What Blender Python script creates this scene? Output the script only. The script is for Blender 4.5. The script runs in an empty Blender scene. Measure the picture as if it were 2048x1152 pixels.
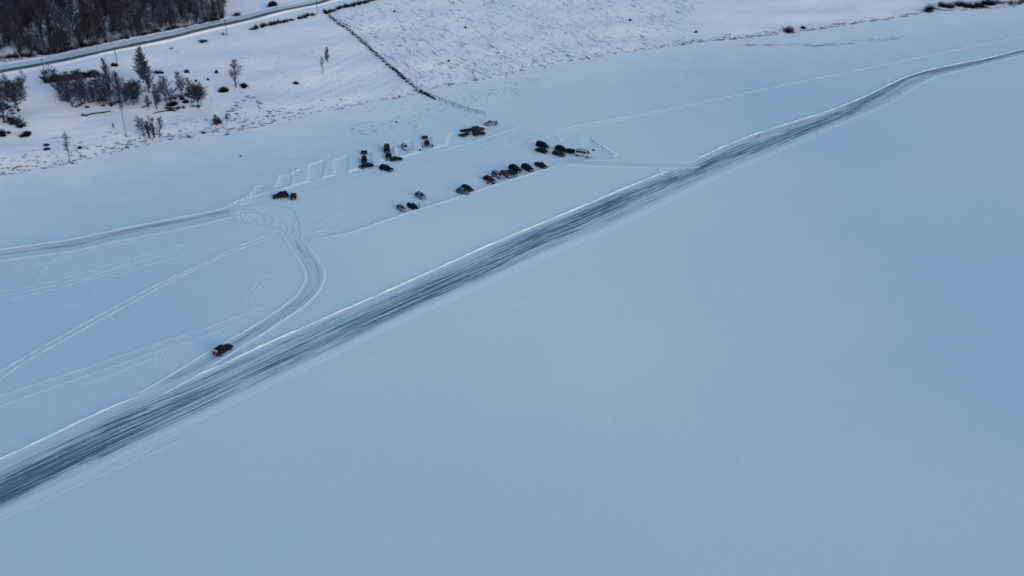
import bpy, math, random
import numpy as np
from mathutils import Vector
random.seed(7)
rng = np.random.default_rng(7)
R = math.radians
scene = bpy.context.scene
col = scene.collection

# ------------------------------------------------------------------ camera, sky, sun, exposure
FPX = 2055.0          # focal length in photo pixels (2048 wide)
CAM_H = 118.0
PITCH = 27.64
cam_d = bpy.data.cameras.new('camera')
cam_d.sensor_width = 36.0
cam_d.lens = FPX / 2048 * 36
cam_d.clip_start = 0.5
cam_d.clip_end = 20000
cam = bpy.data.objects.new('camera', cam_d)
cam.location = (0, 0, CAM_H)
cam.rotation_euler = (R(90 - PITCH), 0, 0)
col.objects.link(cam)
scene.camera = cam

SUN_EL, SUN_AZ = 11.0, 138.0     # azimuth clockwise from +Y (straight ahead): the light comes from the right
w = bpy.data.worlds.new('World')
scene.world = w
w.use_nodes = True
wn = w.node_tree
bg = wn.nodes['Background']
sky = wn.nodes.new('ShaderNodeTexSky')
sky.sky_type = 'NISHITA'
sky.sun_disc = False
sky.sun_elevation = R(SUN_EL)
sky.sun_rotation = R(SUN_AZ)
sky.altitude = 300
sky.air_density = 1.0
sky.dust_density = 1.0
sky.ozone_density = 1.4
wn.links.new(sky.outputs[0], bg.inputs[0])
bg.inputs[1].default_value = 0.15
sd = bpy.data.lights.new('sun', 'SUN')
sd.energy = 0.58
sd.angle = R(26)
sd.color = (1.0, 0.84, 0.74)
so = bpy.data.objects.new('sun', sd)
_a, _e = R(SUN_AZ), R(SUN_EL)
sv = Vector((math.sin(_a) * math.cos(_e), math.cos(_a) * math.cos(_e), math.sin(_e)))
so.rotation_euler = sv.to_track_quat('Z', 'Y').to_euler()
so.location = (100, -50, 120)
col.objects.link(so)
scene.view_settings.view_transform = 'Standard'
scene.view_settings.look = 'None'
scene.view_settings.exposure = 0.78
scene.view_settings.gamma = 1.0

# ------------------------------------------------------------------ photo pixel -> ground
def ray(px, py):
    a = (px - 1024) / FPX
    b = -(py - 576) / FPX
    p = R(PITCH)
    return np.array([a, math.cos(p) + b * math.sin(p), -math.sin(p) + b * math.cos(p)])

def flat(px, py, z=0.0):
    d = ray(px, py)
    t = (z - CAM_H) / d[2]
    return np.array([d[0] * t, d[1] * t, z])

SHORE_PX = [(-300, 405), (-150, 378), (0, 350), (80, 338), (140, 329), (240, 302), (330, 281), (420, 265), (500, 258), (570, 240),
            (640, 226), (720, 208), (800, 196), (840, 186), (900, 170), (960, 160), (1050, 140), (1130, 124), (1220, 108),
            (1300, 97), (1400, 84), (1480, 76), (1560, 68), (1640, 57), (1720, 45), (1800, 34), (1870, 22), (1960, 17), (2048, 12), (2300, -6)]
_s = np.array([flat(*p)[:2] for p in SHORE_PX])
_s = np.vstack([[[-900, _s[0, 1] - 420]], _s, [[2500, _s[-1, 1] + 900]]])

_VN = {}
def vnoise(x, y, s=1.0, seed=0):
    """smooth value in about -1..1: a sum of plane waves"""
    if (seed, s) not in _VN:
        r = np.random.default_rng(100 + seed); q = []
        for i in range(7):
            a = r.uniform(0, 2 * math.pi); k = r.uniform(.6, 1.9) / s * 2 * math.pi
            q.append((k * math.cos(a), k * math.sin(a), r.uniform(0, 6.28)))
        _VN[(seed, s)] = q
    v = 0.0
    for a, b, c in _VN[(seed, s)]: v = v + np.sin(a * x + b * y + c)
    return v / 3.5

def shore_dist(x, y):
    x = np.asarray(x, float); y = np.asarray(y, float)
    ys = np.interp(x, _s[:, 0], _s[:, 1])
    return (y - ys) * 0.72 + 1.6 * vnoise(x, y, 14, 1) + 2.5 * vnoise(x, y, 45, 2)

def sst(a, b, v):
    t = np.clip((v - a) / (b - a), 0, 1)
    return t * t * (3 - 2 * t)

def base_h(x, y):
    s = shore_dist(x, y)
    sl = np.clip(s, 0, None)
    h = 0.35 * sst(-3, 9, s) + 0.045 * 420 * (1 - np.exp(-sl / 420))
    amp = sst(0, 12, s)
    h = h + amp * (0.07 * vnoise(x, y, 9, 3) + 0.4 * vnoise(x, y, 45, 4))
    return h

def at(px, py, dz=0.0):
    """ray through a photo pixel down to the terrain"""
    d = ray(px, py)
    t0 = CAM_H / -d[2]
    ts = np.linspace(t0 * .55, t0 * 1.02, 90)
    X = d[0] * ts; Y = d[1] * ts; Z = CAM_H + d[2] * ts
    g = base_h(X, Y)
    below = np.nonzero(Z < g)[0]
    if len(below) == 0:
        return np.array([X[-1], Y[-1], g[-1]])
    i = below[0]; lo, hi = ts[i - 1], ts[i]
    for _ in range(11):
        m = (lo + hi) / 2
        if CAM_H + d[2] * m < base_h(d[0] * m, d[1] * m): hi = m
        else: lo = m
    return np.array([d[0] * hi, d[1] * hi, CAM_H + d[2] * hi + dz])

# ------------------------------------------------------------------ lot: ploughed area and the stalls cut in its far bank
LOT_DEPTH = 0.24
def P(*pts): return np.array([flat(*p)[:2] for p in pts])
LOT = P((470, 408), (500, 393), (560, 378), (600, 366), (700, 341), (790, 317), (866, 296), (892, 289), (897, 268), (940, 258), (1000, 240),
        (1030, 250), (1100, 266), (1160, 280), (1185, 276), (1210, 300), (1228, 316), (1150, 322), (1120, 326), (1050, 349),
        (985, 369), (900, 397), (800, 428), (700, 463), (650, 472), (622, 474), (606, 480), (584, 476), (560, 464), (535, 452), (500, 446), (470, 430))
STALLS = [P((549, 379), (578, 371), (584, 352), (560, 350)), P((614, 366), (643, 356), (651, 320), (618, 329)),
          P((668, 352), (696, 343), (696, 310), (667, 321)), P((717, 338), (743, 330), (744, 301), (717, 307)),
          P((765, 325), (789, 317), (787, 291), (764, 296)), P((791, 312), (827, 302), (825, 280), (791, 287)),
          P((842, 305), (865, 296), (862, 272), (840, 276)), P((500, 392), (525, 384), (531, 370), (512, 372))]

def inside(X, Y, poly):
    c = np.zeros(X.shape, bool); n = len(poly)
    for i in range(n):
        x1, y1 = poly[i]; x2, y2 = poly[(i + 1) % n]
        if y1 == y2: continue
        cond = ((y1 > Y) != (y2 > Y)) & (X < (x2 - x1) * (Y - y1) / (y2 - y1) + x1)
        c ^= cond
    return c
def seg_d(X, Y, poly):
    best = np.full(X.shape, 1e9); n = len(poly)
    for i in range(n):
        a = poly[i]; b = poly[(i + 1) % n]; d = b - a; L = (d ** 2).sum() + 1e-9
        t = np.clip(((X - a[0]) * d[0] + (Y - a[1]) * d[1]) / L, 0, 1)
        best = np.minimum(best, np.hypot(X - a[0] - t * d[0], Y - a[1] - t * d[1]))
    return best
def sdf(X, Y, poly):
    d = seg_d(X, Y, poly)
    return np.where(inside(X, Y, poly), -d, d)

def lot_field(X, Y):
    """(carve, signed distance to ploughed area)"""
    d = sdf(X, Y, LOT)
    for s in STALLS: d = np.minimum(d, sdf(X, Y, s))
    return d
OPEN = [(586, 478, 9), (474, 419, 7), (1118, 323, 6), (1090, 264, 22), (1035, 252, 9), (1150, 276, 14), (1215, 312, 7)]
def openness(X, Y):
    k = np.zeros_like(X)
    for px_, py_, r_ in OPEN:
        c = flat(px_, py_); k = np.maximum(k, np.exp(-((X - c[0]) ** 2 + (Y - c[1]) ** 2) / r_ ** 2))
    return k
NEAR = P((1120, 326), (1050, 349), (985, 369), (900, 397), (800, 428), (700, 463), (650, 472))
def near_w(X, Y):
    best = np.full(X.shape, 1e9)
    for a, b in zip(NEAR[:-1], NEAR[1:]):
        d = b - a; t = np.clip(((X - a[0]) * d[0] + (Y - a[1]) * d[1]) / (d ** 2).sum(), 0, 1)
        best = np.minimum(best, np.hypot(X - a[0] - t * d[0], Y - a[1] - t * d[1]))
    return .16 + .84 * np.exp(-(best / 4) ** 2)
def lot_h(X, Y):
    k = np.clip(openness(X, Y) * 1.3, 0, 1)
    d = lot_field(X, Y) + 0.14 * vnoise(X, Y, 2.2, 21)
    h = -LOT_DEPTH * (1 - sst(-0.6 - 3.5 * k, 0.3 + 1.5 * k, d))
    bank = np.exp(-((d - 0.6) / 0.55) ** 2) * (0.13 + 0.06 * vnoise(X, Y, 3.5, 22)) * (1 - k) * near_w(X, Y)
    return h + np.clip(bank, 0, None)
_lx = [LOT[:, 0].min() - 4, LOT[:, 0].max() + 4]; _ly = [LOT[:, 1].min() - 4, LOT[:, 1].max() + 14]

def ground_h(x, y):
    x = np.asarray(x, float); y = np.asarray(y, float)
    return float(base_h(x, y) + lot_h(x, y)) if x.ndim == 0 else base_h(x, y) + lot_h(x, y)

# ------------------------------------------------------------------ materials
MATS = {}
def new_mat(name):
    m = bpy.data.materials.new(name); m.use_nodes = True
    MATS[name] = m
    return m, m.node_tree, m.node_tree.nodes['Principled BSDF']
def N(nt, t, **kw):
    n = nt.nodes.new(t)
    for k, v in kw.items(): setattr(n, k, v)
    return n
def math_n(nt, op, a, b=None, clamp=False):
    n = N(nt, 'ShaderNodeMath', operation=op); n.use_clamp = clamp
    for i, v in enumerate((a, b)):
        if v is None: continue
        if hasattr(v, 'node'): nt.links.new(v, n.inputs[i])
        else: n.inputs[i].default_value = v
    return n.outputs[0]
def ramp(nt, fac, a, b, ca=(0, 0, 0, 1), cb=(1, 1, 1, 1)):
    n = N(nt, 'ShaderNodeValToRGB')
    n.color_ramp.elements[0].position = a; n.color_ramp.elements[1].position = b
    n.color_ramp.elements[0].color = ca; n.color_ramp.elements[1].color = cb
    nt.links.new(fac, n.inputs[0]); return n.outputs[0]
def mixc(nt, fac, a, b):
    n = N(nt, 'ShaderNodeMix', data_type='RGBA')
    for idx, v in ((0, fac), (6, a), (7, b)):
        if hasattr(v, 'node'): nt.links.new(v, n.inputs[idx])
        else: n.inputs[idx].default_value = v
    return n.outputs[2]
def noise(nt, scale, detail=3, rough=.5, vec=None, out=0):
    n = N(nt, 'ShaderNodeTexNoise'); n.inputs['Scale'].default_value = scale
    n.inputs['Detail'].default_value = detail; n.inputs['Roughness'].default_value = rough
    if vec is not None: nt.links.new(vec, n.inputs['Vector'])
    return n.outputs[out]
def mapping(nt, vec, scale=(1, 1, 1), rot=0):
    n = N(nt, 'ShaderNodeMapping'); n.inputs['Scale'].default_value = scale
    n.inputs['Rotation'].default_value = (0, 0, rot); nt.links.new(vec, n.inputs[0]); return n.outputs[0]
def attr(nt, name):
    n = N(nt, 'ShaderNodeAttribute'); n.attribute_name = name; return n.outputs['Fac']
def bump(nt, p, h, strength=.5, dist=.1):
    b = N(nt, 'ShaderNodeBump'); b.inputs['Strength'].default_value = strength; b.inputs['Distance'].default_value = dist
    nt.links.new(h, b.inputs['Height']); nt.links.new(b.outputs[0], p.inputs['Normal'])

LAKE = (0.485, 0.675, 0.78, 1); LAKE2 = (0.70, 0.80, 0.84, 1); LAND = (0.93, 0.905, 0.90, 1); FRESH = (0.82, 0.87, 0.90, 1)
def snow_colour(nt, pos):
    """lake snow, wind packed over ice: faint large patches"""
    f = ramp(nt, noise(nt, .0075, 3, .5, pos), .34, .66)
    # lens fall-off painted into the snow: paler round the lot, darker and bluer outward
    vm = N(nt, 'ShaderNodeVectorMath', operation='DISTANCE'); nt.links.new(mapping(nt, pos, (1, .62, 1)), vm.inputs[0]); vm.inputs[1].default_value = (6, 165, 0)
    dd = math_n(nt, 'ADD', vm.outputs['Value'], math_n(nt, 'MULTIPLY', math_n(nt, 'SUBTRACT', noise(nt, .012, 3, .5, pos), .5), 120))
    painted_falloff = N(nt, 'ShaderNodeMapRange', interpolation_type='SMOOTHSTEP'); nt.links.new(dd, painted_falloff.inputs[0])
    painted_falloff.inputs[1].default_value = 120; painted_falloff.inputs[2].default_value = 20
    f = math_n(nt, 'ADD', math_n(nt, 'MULTIPLY', f, .45), math_n(nt, 'MULTIPLY', painted_falloff.outputs[0], .75), clamp=True)
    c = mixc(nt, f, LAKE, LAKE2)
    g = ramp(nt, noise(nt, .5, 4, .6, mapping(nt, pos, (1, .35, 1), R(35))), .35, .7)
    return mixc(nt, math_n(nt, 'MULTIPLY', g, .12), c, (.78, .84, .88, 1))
def snow_mat(name):
    m, nt, p = new_mat(name)
    pos = N(nt, 'ShaderNodeNewGeometry').outputs['Position']
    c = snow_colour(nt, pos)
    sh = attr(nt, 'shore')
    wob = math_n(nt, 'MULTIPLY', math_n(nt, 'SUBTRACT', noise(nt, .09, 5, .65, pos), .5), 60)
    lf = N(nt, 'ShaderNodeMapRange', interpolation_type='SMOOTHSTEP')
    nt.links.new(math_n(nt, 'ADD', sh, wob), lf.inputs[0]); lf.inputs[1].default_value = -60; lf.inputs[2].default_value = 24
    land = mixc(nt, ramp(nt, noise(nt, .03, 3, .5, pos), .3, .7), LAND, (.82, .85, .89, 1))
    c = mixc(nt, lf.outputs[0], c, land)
    dr = ramp(nt, noise(nt, .22, 5, .62, mapping(nt, pos, (1, .30, 1), R(-62))), .58, .68)
    near = N(nt, 'ShaderNodeMapRange'); nt.links.new(sh, near.inputs[0]); near.inputs[1].default_value = -110; near.inputs[2].default_value = 0
    c = mixc(nt, math_n(nt, 'MULTIPLY', math_n(nt, 'MULTIPLY', dr, near.outputs[0]), .30), c, FRESH)
    # driven-over snow of the lot
    lotf = attr(nt, 'lot')
    pk = ramp(nt, noise(nt, 1.2, 4, .65, mapping(nt, pos, (1, .22, 1), R(-43))), .4, .75)
    lotc = mixc(nt, math_n(nt, 'MULTIPLY', pk, .55), (.69, .78, .84, 1), (.58, .68, .77, 1))
    c = mixc(nt, lotf, c, lotc)
    c = mixc(nt, math_n(nt, 'MULTIPLY', attr(nt, 'fresh'), .75), c, FRESH)
    # dead grass and soil showing through on the land
    g1 = ramp(nt, noise(nt, .55, 6, .75, mapping(nt, pos, (1, .4, 1), R(50))), .66, .74)
    dirt = math_n(nt, 'MULTIPLY', math_n(nt, 'MULTIPLY', g1, attr(nt, 'grassy')), .5)
    c = mixc(nt, dirt, c, (.20, .21, .22, 1))
    nt.links.new(c, p.inputs['Base Color'])
    p.inputs['Roughness'].default_value = .75
    p.inputs['Specular IOR Level'].default_value = .2
    h1 = noise(nt, .9, 4, .6, mapping(nt, pos, (1, .3, 1), R(35)))
    h2 = noise(nt, 3.5, 3, .6, pos)
    h = math_n(nt, 'ADD', math_n(nt, 'MULTIPLY', h1, 1.0), math_n(nt, 'MULTIPLY', h2, .35))
    lumps = math_n(nt, 'MULTIPLY', noise(nt, .8, 4, .65, mapping(nt, pos, (1, .5, 1), R(50))), math_n(nt, 'MULTIPLY', lf.outputs[0], 3.0))
    bump(nt, p, math_n(nt, 'ADD', h, lumps), .55, .07)
    return m
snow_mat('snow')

def simple(name, colr, rough=.6, metal=0, nscale=3, namp=.25, spec=.5, coat=0):
    m, nt, p = new_mat(name)
    tc = N(nt, 'ShaderNodeTexCoord').outputs['Object']
    n = noise(nt, nscale, 4, .6, tc)
    d = tuple(c * (1 - namp) for c in colr) + (1,); l = tuple(min(1, c * (1 + namp)) for c in colr) + (1,)
    nt.links.new(mixc(nt, ramp(nt, n, .3, .7), d, l), p.inputs['Base Color'])
    p.inputs['Roughness'].default_value = rough; p.inputs['Metallic'].default_value = metal
    p.inputs['Specular IOR Level'].default_value = spec
    p.inputs['Coat Weight'].default_value = coat
    return m
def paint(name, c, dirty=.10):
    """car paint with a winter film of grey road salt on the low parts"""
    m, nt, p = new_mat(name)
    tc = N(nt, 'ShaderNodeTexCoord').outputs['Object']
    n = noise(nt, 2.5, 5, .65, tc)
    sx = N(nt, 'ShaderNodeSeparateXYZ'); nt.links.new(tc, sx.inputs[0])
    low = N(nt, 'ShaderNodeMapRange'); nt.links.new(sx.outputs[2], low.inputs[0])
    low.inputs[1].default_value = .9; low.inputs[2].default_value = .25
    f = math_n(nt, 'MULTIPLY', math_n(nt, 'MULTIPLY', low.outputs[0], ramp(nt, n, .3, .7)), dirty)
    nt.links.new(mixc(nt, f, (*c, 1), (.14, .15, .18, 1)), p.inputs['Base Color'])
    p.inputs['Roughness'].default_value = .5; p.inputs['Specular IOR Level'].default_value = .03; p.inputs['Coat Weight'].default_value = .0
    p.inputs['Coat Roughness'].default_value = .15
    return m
paint('paint_black', (.006, .007, .014)); paint('paint_navy', (.009, .014, .030)); paint('paint_plum', (.026, .024, .044))
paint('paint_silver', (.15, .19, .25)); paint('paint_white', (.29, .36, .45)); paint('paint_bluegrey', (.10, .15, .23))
paint('paint_olive', (.075, .075, .05)); paint('paint_grey', (.08, .10, .135)); paint('paint_green', (.008, .016, .014))
simple('glass', (.006, .012, .026), .4, 0, 1, .1, .02)
simple('glass_sky_reflect', (.26, .27, .36), .6, 0, 6, .15, .3)  # sky reflection painted as a pale base colour, for a rear window
simple('rubber', (.012, .012, .014), .85, 0, 8, .3, .3)
simple('rim_metal', (.07, .08, .10), .5, .3)
simple('trim', (.008, .010, .017), .8, 0, 3, .25, .03)
simple('lamp_clear', (.42, .44, .52), .2, 0, 5, .05)
simple('lamp_red', (.07, .008, .012), .5, 0, 3, .2, .2)
simple('plate_white', (.42, .42, .50), .5, 0, 5, .05)
simple('trailer_deck', (.012, .015, .026), .85, 0, 6, .4, .03)
simple('trailer_grey', (.10, .11, .14), .6, .2, 4, .3)
simple('steel', (.026, .032, .048), .7, .0, 3, .25, .05)
simple('cloth_dark', (.010, .011, .016), .9, 0, 9, .3)
simple('skin', (.45, .29, .22), .6, 0, 4, .05)
simple('hair', (.03, .022, .016), .8)
simple('bark', (.024, .026, .040), .95, 0, 5, .5, .2)
simple('twig', (.034, .036, .062), .95, 0, .7, .35, .03)
simple('twig_brown', (.040, .036, .048), .95, 0, .7, .35, .03)
simple('twig_frost', (.064, .072, .118), .95, 0, .7, .3, .03)
simple('shrub_dark', (.010, .010, .014), .95, 0, 3, .5, .03)
simple('shrub_brown', (.024, .019, .021), .95, 0, 3, .5, .03)
simple('grass_dry', (.105, .115, .14), .95, 0, .3, .5, .1)
simple('grass_pale', (.30, .24, .22), .95, 0, .3, .3, .1)
simple('pole_wood', (.07, .065, .065), .9, 0, 4, .3, .2)
simple('rock', (.022, .026, .036), .9, 0, 2, .5, .03)
simple('wood_log', (.014, .016, .024), .95, 0, 4, .5, .03)
simple('snow_plain', (.72, .80, .88), .8, 0, 2, .04, .2)
simple('snow_fresh', (.58, .72, .79), .8, 0, 2, .04, .2)

def ice_mat():
    m, nt, p = new_mat('ice_track')
    pos = N(nt, 'ShaderNodeNewGeometry').outputs['Position']
    uv0 = N(nt, 'ShaderNodeUVMap').outputs[0]      # u metres along, v metres across
    wv = noise(nt, 1, 2, .5, mapping(nt, uv0, (.035, .12, 1)))
    cmb = N(nt, 'ShaderNodeCombineXYZ'); nt.links.new(math_n(nt, 'MULTIPLY', math_n(nt, 'SUBTRACT', wv, .5), .5), cmb.inputs[1])
    va = N(nt, 'ShaderNodeVectorMath', operation='ADD'); nt.links.new(uv0, va.inputs[0]); nt.links.new(cmb.outputs[0], va.inputs[1])
    uv = va.outputs[0]
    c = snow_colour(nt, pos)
    packed = mixc(nt, ramp(nt, noise(nt, 1, 4, .6, mapping(nt, uv, (.05, 1.2, 1))), .3, .7), (.62, .71, .80, 1), (.50, .61, .72, 1))
    s1 = noise(nt, 1, 5, .62, mapping(nt, uv, (.022, 1.35, 1)))
    s2 = noise(nt, 1, 3, .6, mapping(nt, uv, (.06, 3.1, 1)))
    s3 = noise(nt, 1, 3, .6, mapping(nt, uv, (.012, .35, 1)))
    st = math_n(nt, 'ADD', math_n(nt, 'MULTIPLY', s1, .45), math_n(nt, 'ADD', math_n(nt, 'MULTIPLY', s2, .62), math_n(nt, 'MULTIPLY', s3, .16)))
    ice = attr(nt, 'ice')
    sc = ramp(nt, st, .55, .72)
    road = attr(nt, 'road')
    c = mixc(nt, road, c, packed)
    D = math_n(nt, 'ADD', sc, math_n(nt, 'MULTIPLY', math_n(nt, 'SUBTRACT', ice, .80), 1.0), clamp=True)
    dust = noise(nt, 1, 5, .7, mapping(nt, uv, (.16, .55, 1)))
    D = math_n(nt, 'ADD', D, math_n(nt, 'MULTIPLY', math_n(nt, 'SUBTRACT', dust, .55), .85), clamp=True)
    fine = noise(nt, 2.2, 5, .7, mapping(nt, uv, (.35, 1, 1)))
    deep = mixc(nt, ramp(nt, fine, .4, .62), (.055, .095, .19, 1), (.095, .145, .26, 1))
    cr = N(nt, 'ShaderNodeValToRGB'); nt.links.new(D, cr.inputs[0])
    e = cr.color_ramp.elements; e[0].position = 0; e[0].color = (.60, .71, .81, 1); e[1].position = .30; e[1].color = (.36, .48, .60, 1)
    q = e.new(.58); q.color = (.17, .25, .36, 1); q = e.new(.92); q.color = (.055, .095, .185, 1)
    f = ramp(nt, D, .02, .30)
    c = mixc(nt, math_n(nt, 'MULTIPLY', f, road), c, mixc(nt, .25, cr.outputs[0], mixc(nt, ramp(nt, D, .3, .6), cr.outputs[0], deep)))
    fr = attr(nt, 'fresh')
    c = mixc(nt, math_n(nt, 'MULTIPLY', fr, .7), c, FRESH)
    nt.links.new(c, p.inputs['Base Color'])
    rr = N(nt, 'ShaderNodeMapRange'); nt.links.new(math_n(nt, 'MULTIPLY', f, road), rr.inputs[0])
    rr.inputs[3].default_value = .75; rr.inputs[4].default_value = .5
    nt.links.new(rr.outputs[0], p.inputs['Roughness'])
    p.inputs['Specular IOR Level'].default_value = .25
    hb = math_n(nt, 'ADD', math_n(nt, 'MULTIPLY', math_n(nt, 'MULTIPLY', st, road), 1.3), noise(nt, 2.5, 4, .6, pos))
    bump(nt, p, hb, .5, .06)
    return m
ice_mat()

def road_mat():
    m, nt, p = new_mat('winter_road')
    pos = N(nt, 'ShaderNodeNewGeometry').outputs['Position']
    uv = N(nt, 'ShaderNodeUVMap').outputs[0]
    st = noise(nt, 1, 4, .6, mapping(nt, uv, (.02, 1.3, 1)))
    packed = mixc(nt, ramp(nt, st, .35, .65), (.60, .66, .70, 1), (.46, .53, .58, 1))
    asph = mixc(nt, ramp(nt, noise(nt, .8, 4, .6, pos), .3, .7), (.055, .075, .095, 1), (.10, .13, .155, 1))
    c = mixc(nt, attr(nt, 'road'), (.80, .80, .84, 1), packed)
    aa = attr(nt, 'ice')
    wv = math_n(nt, 'ADD', aa, math_n(nt, 'MULTIPLY', math_n(nt, 'SUBTRACT', noise(nt, .35, 5, .7, pos), .5), .9))
    c = mixc(nt, ramp(nt, wv, .35, .65), c, asph)
    nt.links.new(c, p.inputs['Base Color']); p.inputs['Roughness'].default_value = .8
    return m
road_mat()

# ------------------------------------------------------------------ mesh helpers
def tag(o, label=None, cat=None, group=None, kind=None):
    if label: o['label'] = label
    if cat: o['category'] = cat
    if group: o['group'] = group
    if kind: o['kind'] = kind
    return o
def link(name, me, parent=None):
    o = bpy.data.objects.new(name, me); col.objects.link(o)
    if parent is not None: o.parent = parent
    return o
def empty(name, loc=(0, 0, 0), rz=0):
    o = bpy.data.objects.new(name, None); o.location = loc; o.rotation_euler = (0, 0, rz)
    o.empty_display_size = .3
    col.objects.link(o); return o
class MB:
    def __init__(s): s.v = []; s.f = []
    def add(s, vs, fs):
        b = len(s.v); s.v += [tuple(v) for v in vs]; s.f += [tuple(i + b for i in f) for f in fs]
    def box(s, c, d, taper=1.0, rz=0):
        x, y, z = c; a, b, h = d[0] / 2, d[1] / 2, d[2] / 2
        vs = []
        for k, t in ((-1, 1), (1, taper)):
            for sx, sy in ((-1, -1), (1, -1), (1, 1), (-1, 1)):
                px, py = sx * a * t, sy * b * t
                vs.append((x + px * math.cos(rz) - py * math.sin(rz), y + px * math.sin(rz) + py * math.cos(rz), z + k * h))
        s.add(vs, [(3, 2, 1, 0), (4, 5, 6, 7), (0, 1, 5, 4), (1, 2, 6, 5), (2, 3, 7, 6), (3, 0, 4, 7)])
    def tube(s, p, q, r0, r1, n=6, cap=True):
        p = np.array(p, float); q = np.array(q, float); d = q - p; L = np.linalg.norm(d)
        if L < 1e-6: return
        d /= L; u = np.cross(d, (0, 0, 1.0)) if abs(d[2]) < .95 else np.cross(d, (1.0, 0, 0)); u /= np.linalg.norm(u); v = np.cross(d, u)
        vs = []
        for c, r in ((p, r0), (q, r1)):
            for i in range(n):
                a = 2 * math.pi * i / n
                vs.append(c + r * (math.cos(a) * u + math.sin(a) * v))
        fs = [(i, (i + 1) % n, n + (i + 1) % n, n + i) for i in range(n)]
        if cap: fs += [tuple(range(n - 1, -1, -1)), tuple(range(n, 2 * n))]
        s.add(vs, fs)
    def loft(s, rings, cap=True):
        n = len(rings[0]); vs = [v for r in rings for v in r]; fs = []
        for k in range(len(rings) - 1):
            for i in range(n):
                j = (i + 1) % n
                fs.append((k * n + i, k * n + j, (k + 1) * n + j, (k + 1) * n + i))
        if cap: fs += [tuple(range(n - 1, -1, -1)), tuple(range((len(rings) - 1) * n, len(rings) * n))]
        s.add(vs, fs)
    def mesh(s, name, mat, smooth=False):
        me = bpy.data.meshes.new(name); me.from_pydata(s.v, [], s.f); me.update()
        me.materials.append(MATS[mat])
        if smooth: me.polygons.foreach_set('use_smooth', [True] * len(me.polygons))
        return me
    def build(s, name, mat, parent=None, smooth=False):
        return link(name, s.mesh(name, mat, smooth), parent)

def np_mesh(name, V, F, mat, attrs=None, smooth=True, uv=None):
    me = bpy.data.meshes.new(name)
    me.vertices.add(len(V)); me.vertices.foreach_set('co', np.asarray(V, np.float32).ravel())
    F = np.asarray(F, np.int32)
    me.loops.add(F.size); me.loops.foreach_set('vertex_index', F.ravel())
    me.polygons.add(len(F)); me.polygons.foreach_set('loop_start', np.arange(0, F.size, F.shape[1], dtype=np.int32))
    me.polygons.foreach_set('loop_total', np.full(len(F), F.shape[1], np.int32))
    me.update(calc_edges=True)
    if smooth: me.polygons.foreach_set('use_smooth', np.ones(len(F), bool))
    for k, a in (attrs or {}).items():
        at_ = me.attributes.new(k, 'FLOAT', 'POINT'); at_.data.foreach_set('value', np.asarray(a, np.float32).ravel())
    if uv is not None:
        ul = me.uv_layers.new(name='UVMap'); ul.data.foreach_set('uv', np.asarray(uv, np.float32)[F.ravel()].ravel())
    me.materials.append(MATS[mat]); me.validate()
    return me

# ------------------------------------------------------------------ ground: frozen lake and snowy land as one grid, split at the shore
def lines(spec):
    out = [spec[0][0]]
    for a, b, st in spec:
        n = max(1, int(round((b - a) / st))); out += list(np.linspace(a, b, n + 1)[1:])
    return np.array(out)
x0, x1, y0, y1 = _lx[0], _lx[1], _ly[0], _ly[1]
gx = lines([(-6000, -1200, 600), (-1200, -400, 40), (-400, -200, 5), (-200, x0, 2.2), (x0, x1, .34), (x1, 200, 2.2), (200, 500, 5), (500, 1600, 30), (1600, 6000, 600)])
gy = lines([(-3000, -200, 400), (-200, 20, 20), (20, y0, 3), (y0, y1, .34), (y1, 420, 1.6), (420, 620, 2.6), (620, 900, 6), (900, 1600, 25), (1600, 7000, 600)])
GX, GY = np.meshgrid(gx, gy)
H = base_h(GX, GY)
sh = shore_dist(GX, GY)
ix = (gx > x0 - 1) & (gx < x1 + 1); iy = (gy > y0 - 1) & (gy < y1 + 1)
sub = np.ix_(iy, ix)
SX, SY = GX[sub], GY[sub]
dlot = lot_field(SX, SY)
H[sub] += lot_h(SX, SY)
lotm = np.zeros_like(H); lotm[sub] = 1 - sst(-.9, .2, dlot)
frm = np.zeros_like(H); frm[sub] = np.exp(-((dlot - .45) / .75) ** 2) * (1 - np.clip(openness(SX, SY) * 1.3, 0, 1)) * (.75 + .25 * vnoise(SX, SY, 4, 66)) * near_w(SX, SY)
# small footprints, lumps and drift ridges on the near-shore snow
H += 0.03 * sst(-60, -5, sh) * vnoise(GX, GY, 5, 8)
FENCE_PX = [(648, 22), (668, 40), (700, 62), (735, 92), (770, 125), (800, 150), (835, 181), (870, 198), (905, 212), (940, 223), (970, 232)]
fw = np.array([at(*p)[:2] for p in FENCE_PX])
right = GX > np.interp(GY, fw[::-1, 1], fw[::-1, 0])
grassy = sst(2, 14, sh) * np.where(right, 1.0, .45) * (1 - sst(250, 330, GX))
ids = np.arange(H.size).reshape(H.shape)
Fq = np.stack([ids[:-1, :-1], ids[:-1, 1:], ids[1:, 1:], ids[1:, :-1]], -1).reshape(-1, 4)
shf = (sh[:-1, :-1] + sh[1:, 1:]).ravel() / 2
V = np.stack([GX.ravel(), GY.ravel(), H.ravel()], 1)
for nm, mask in (('frozen_lake', shf < 0), ('snowy_land', shf >= 0)):
    f = Fq[mask]; used = np.unique(f); rm = np.full(H.size, -1); rm[used] = np.arange(len(used))
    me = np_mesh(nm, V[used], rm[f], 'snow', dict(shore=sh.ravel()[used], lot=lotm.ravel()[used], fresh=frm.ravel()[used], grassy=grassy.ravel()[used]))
    tag(link(nm, me), kind='structure')

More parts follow.
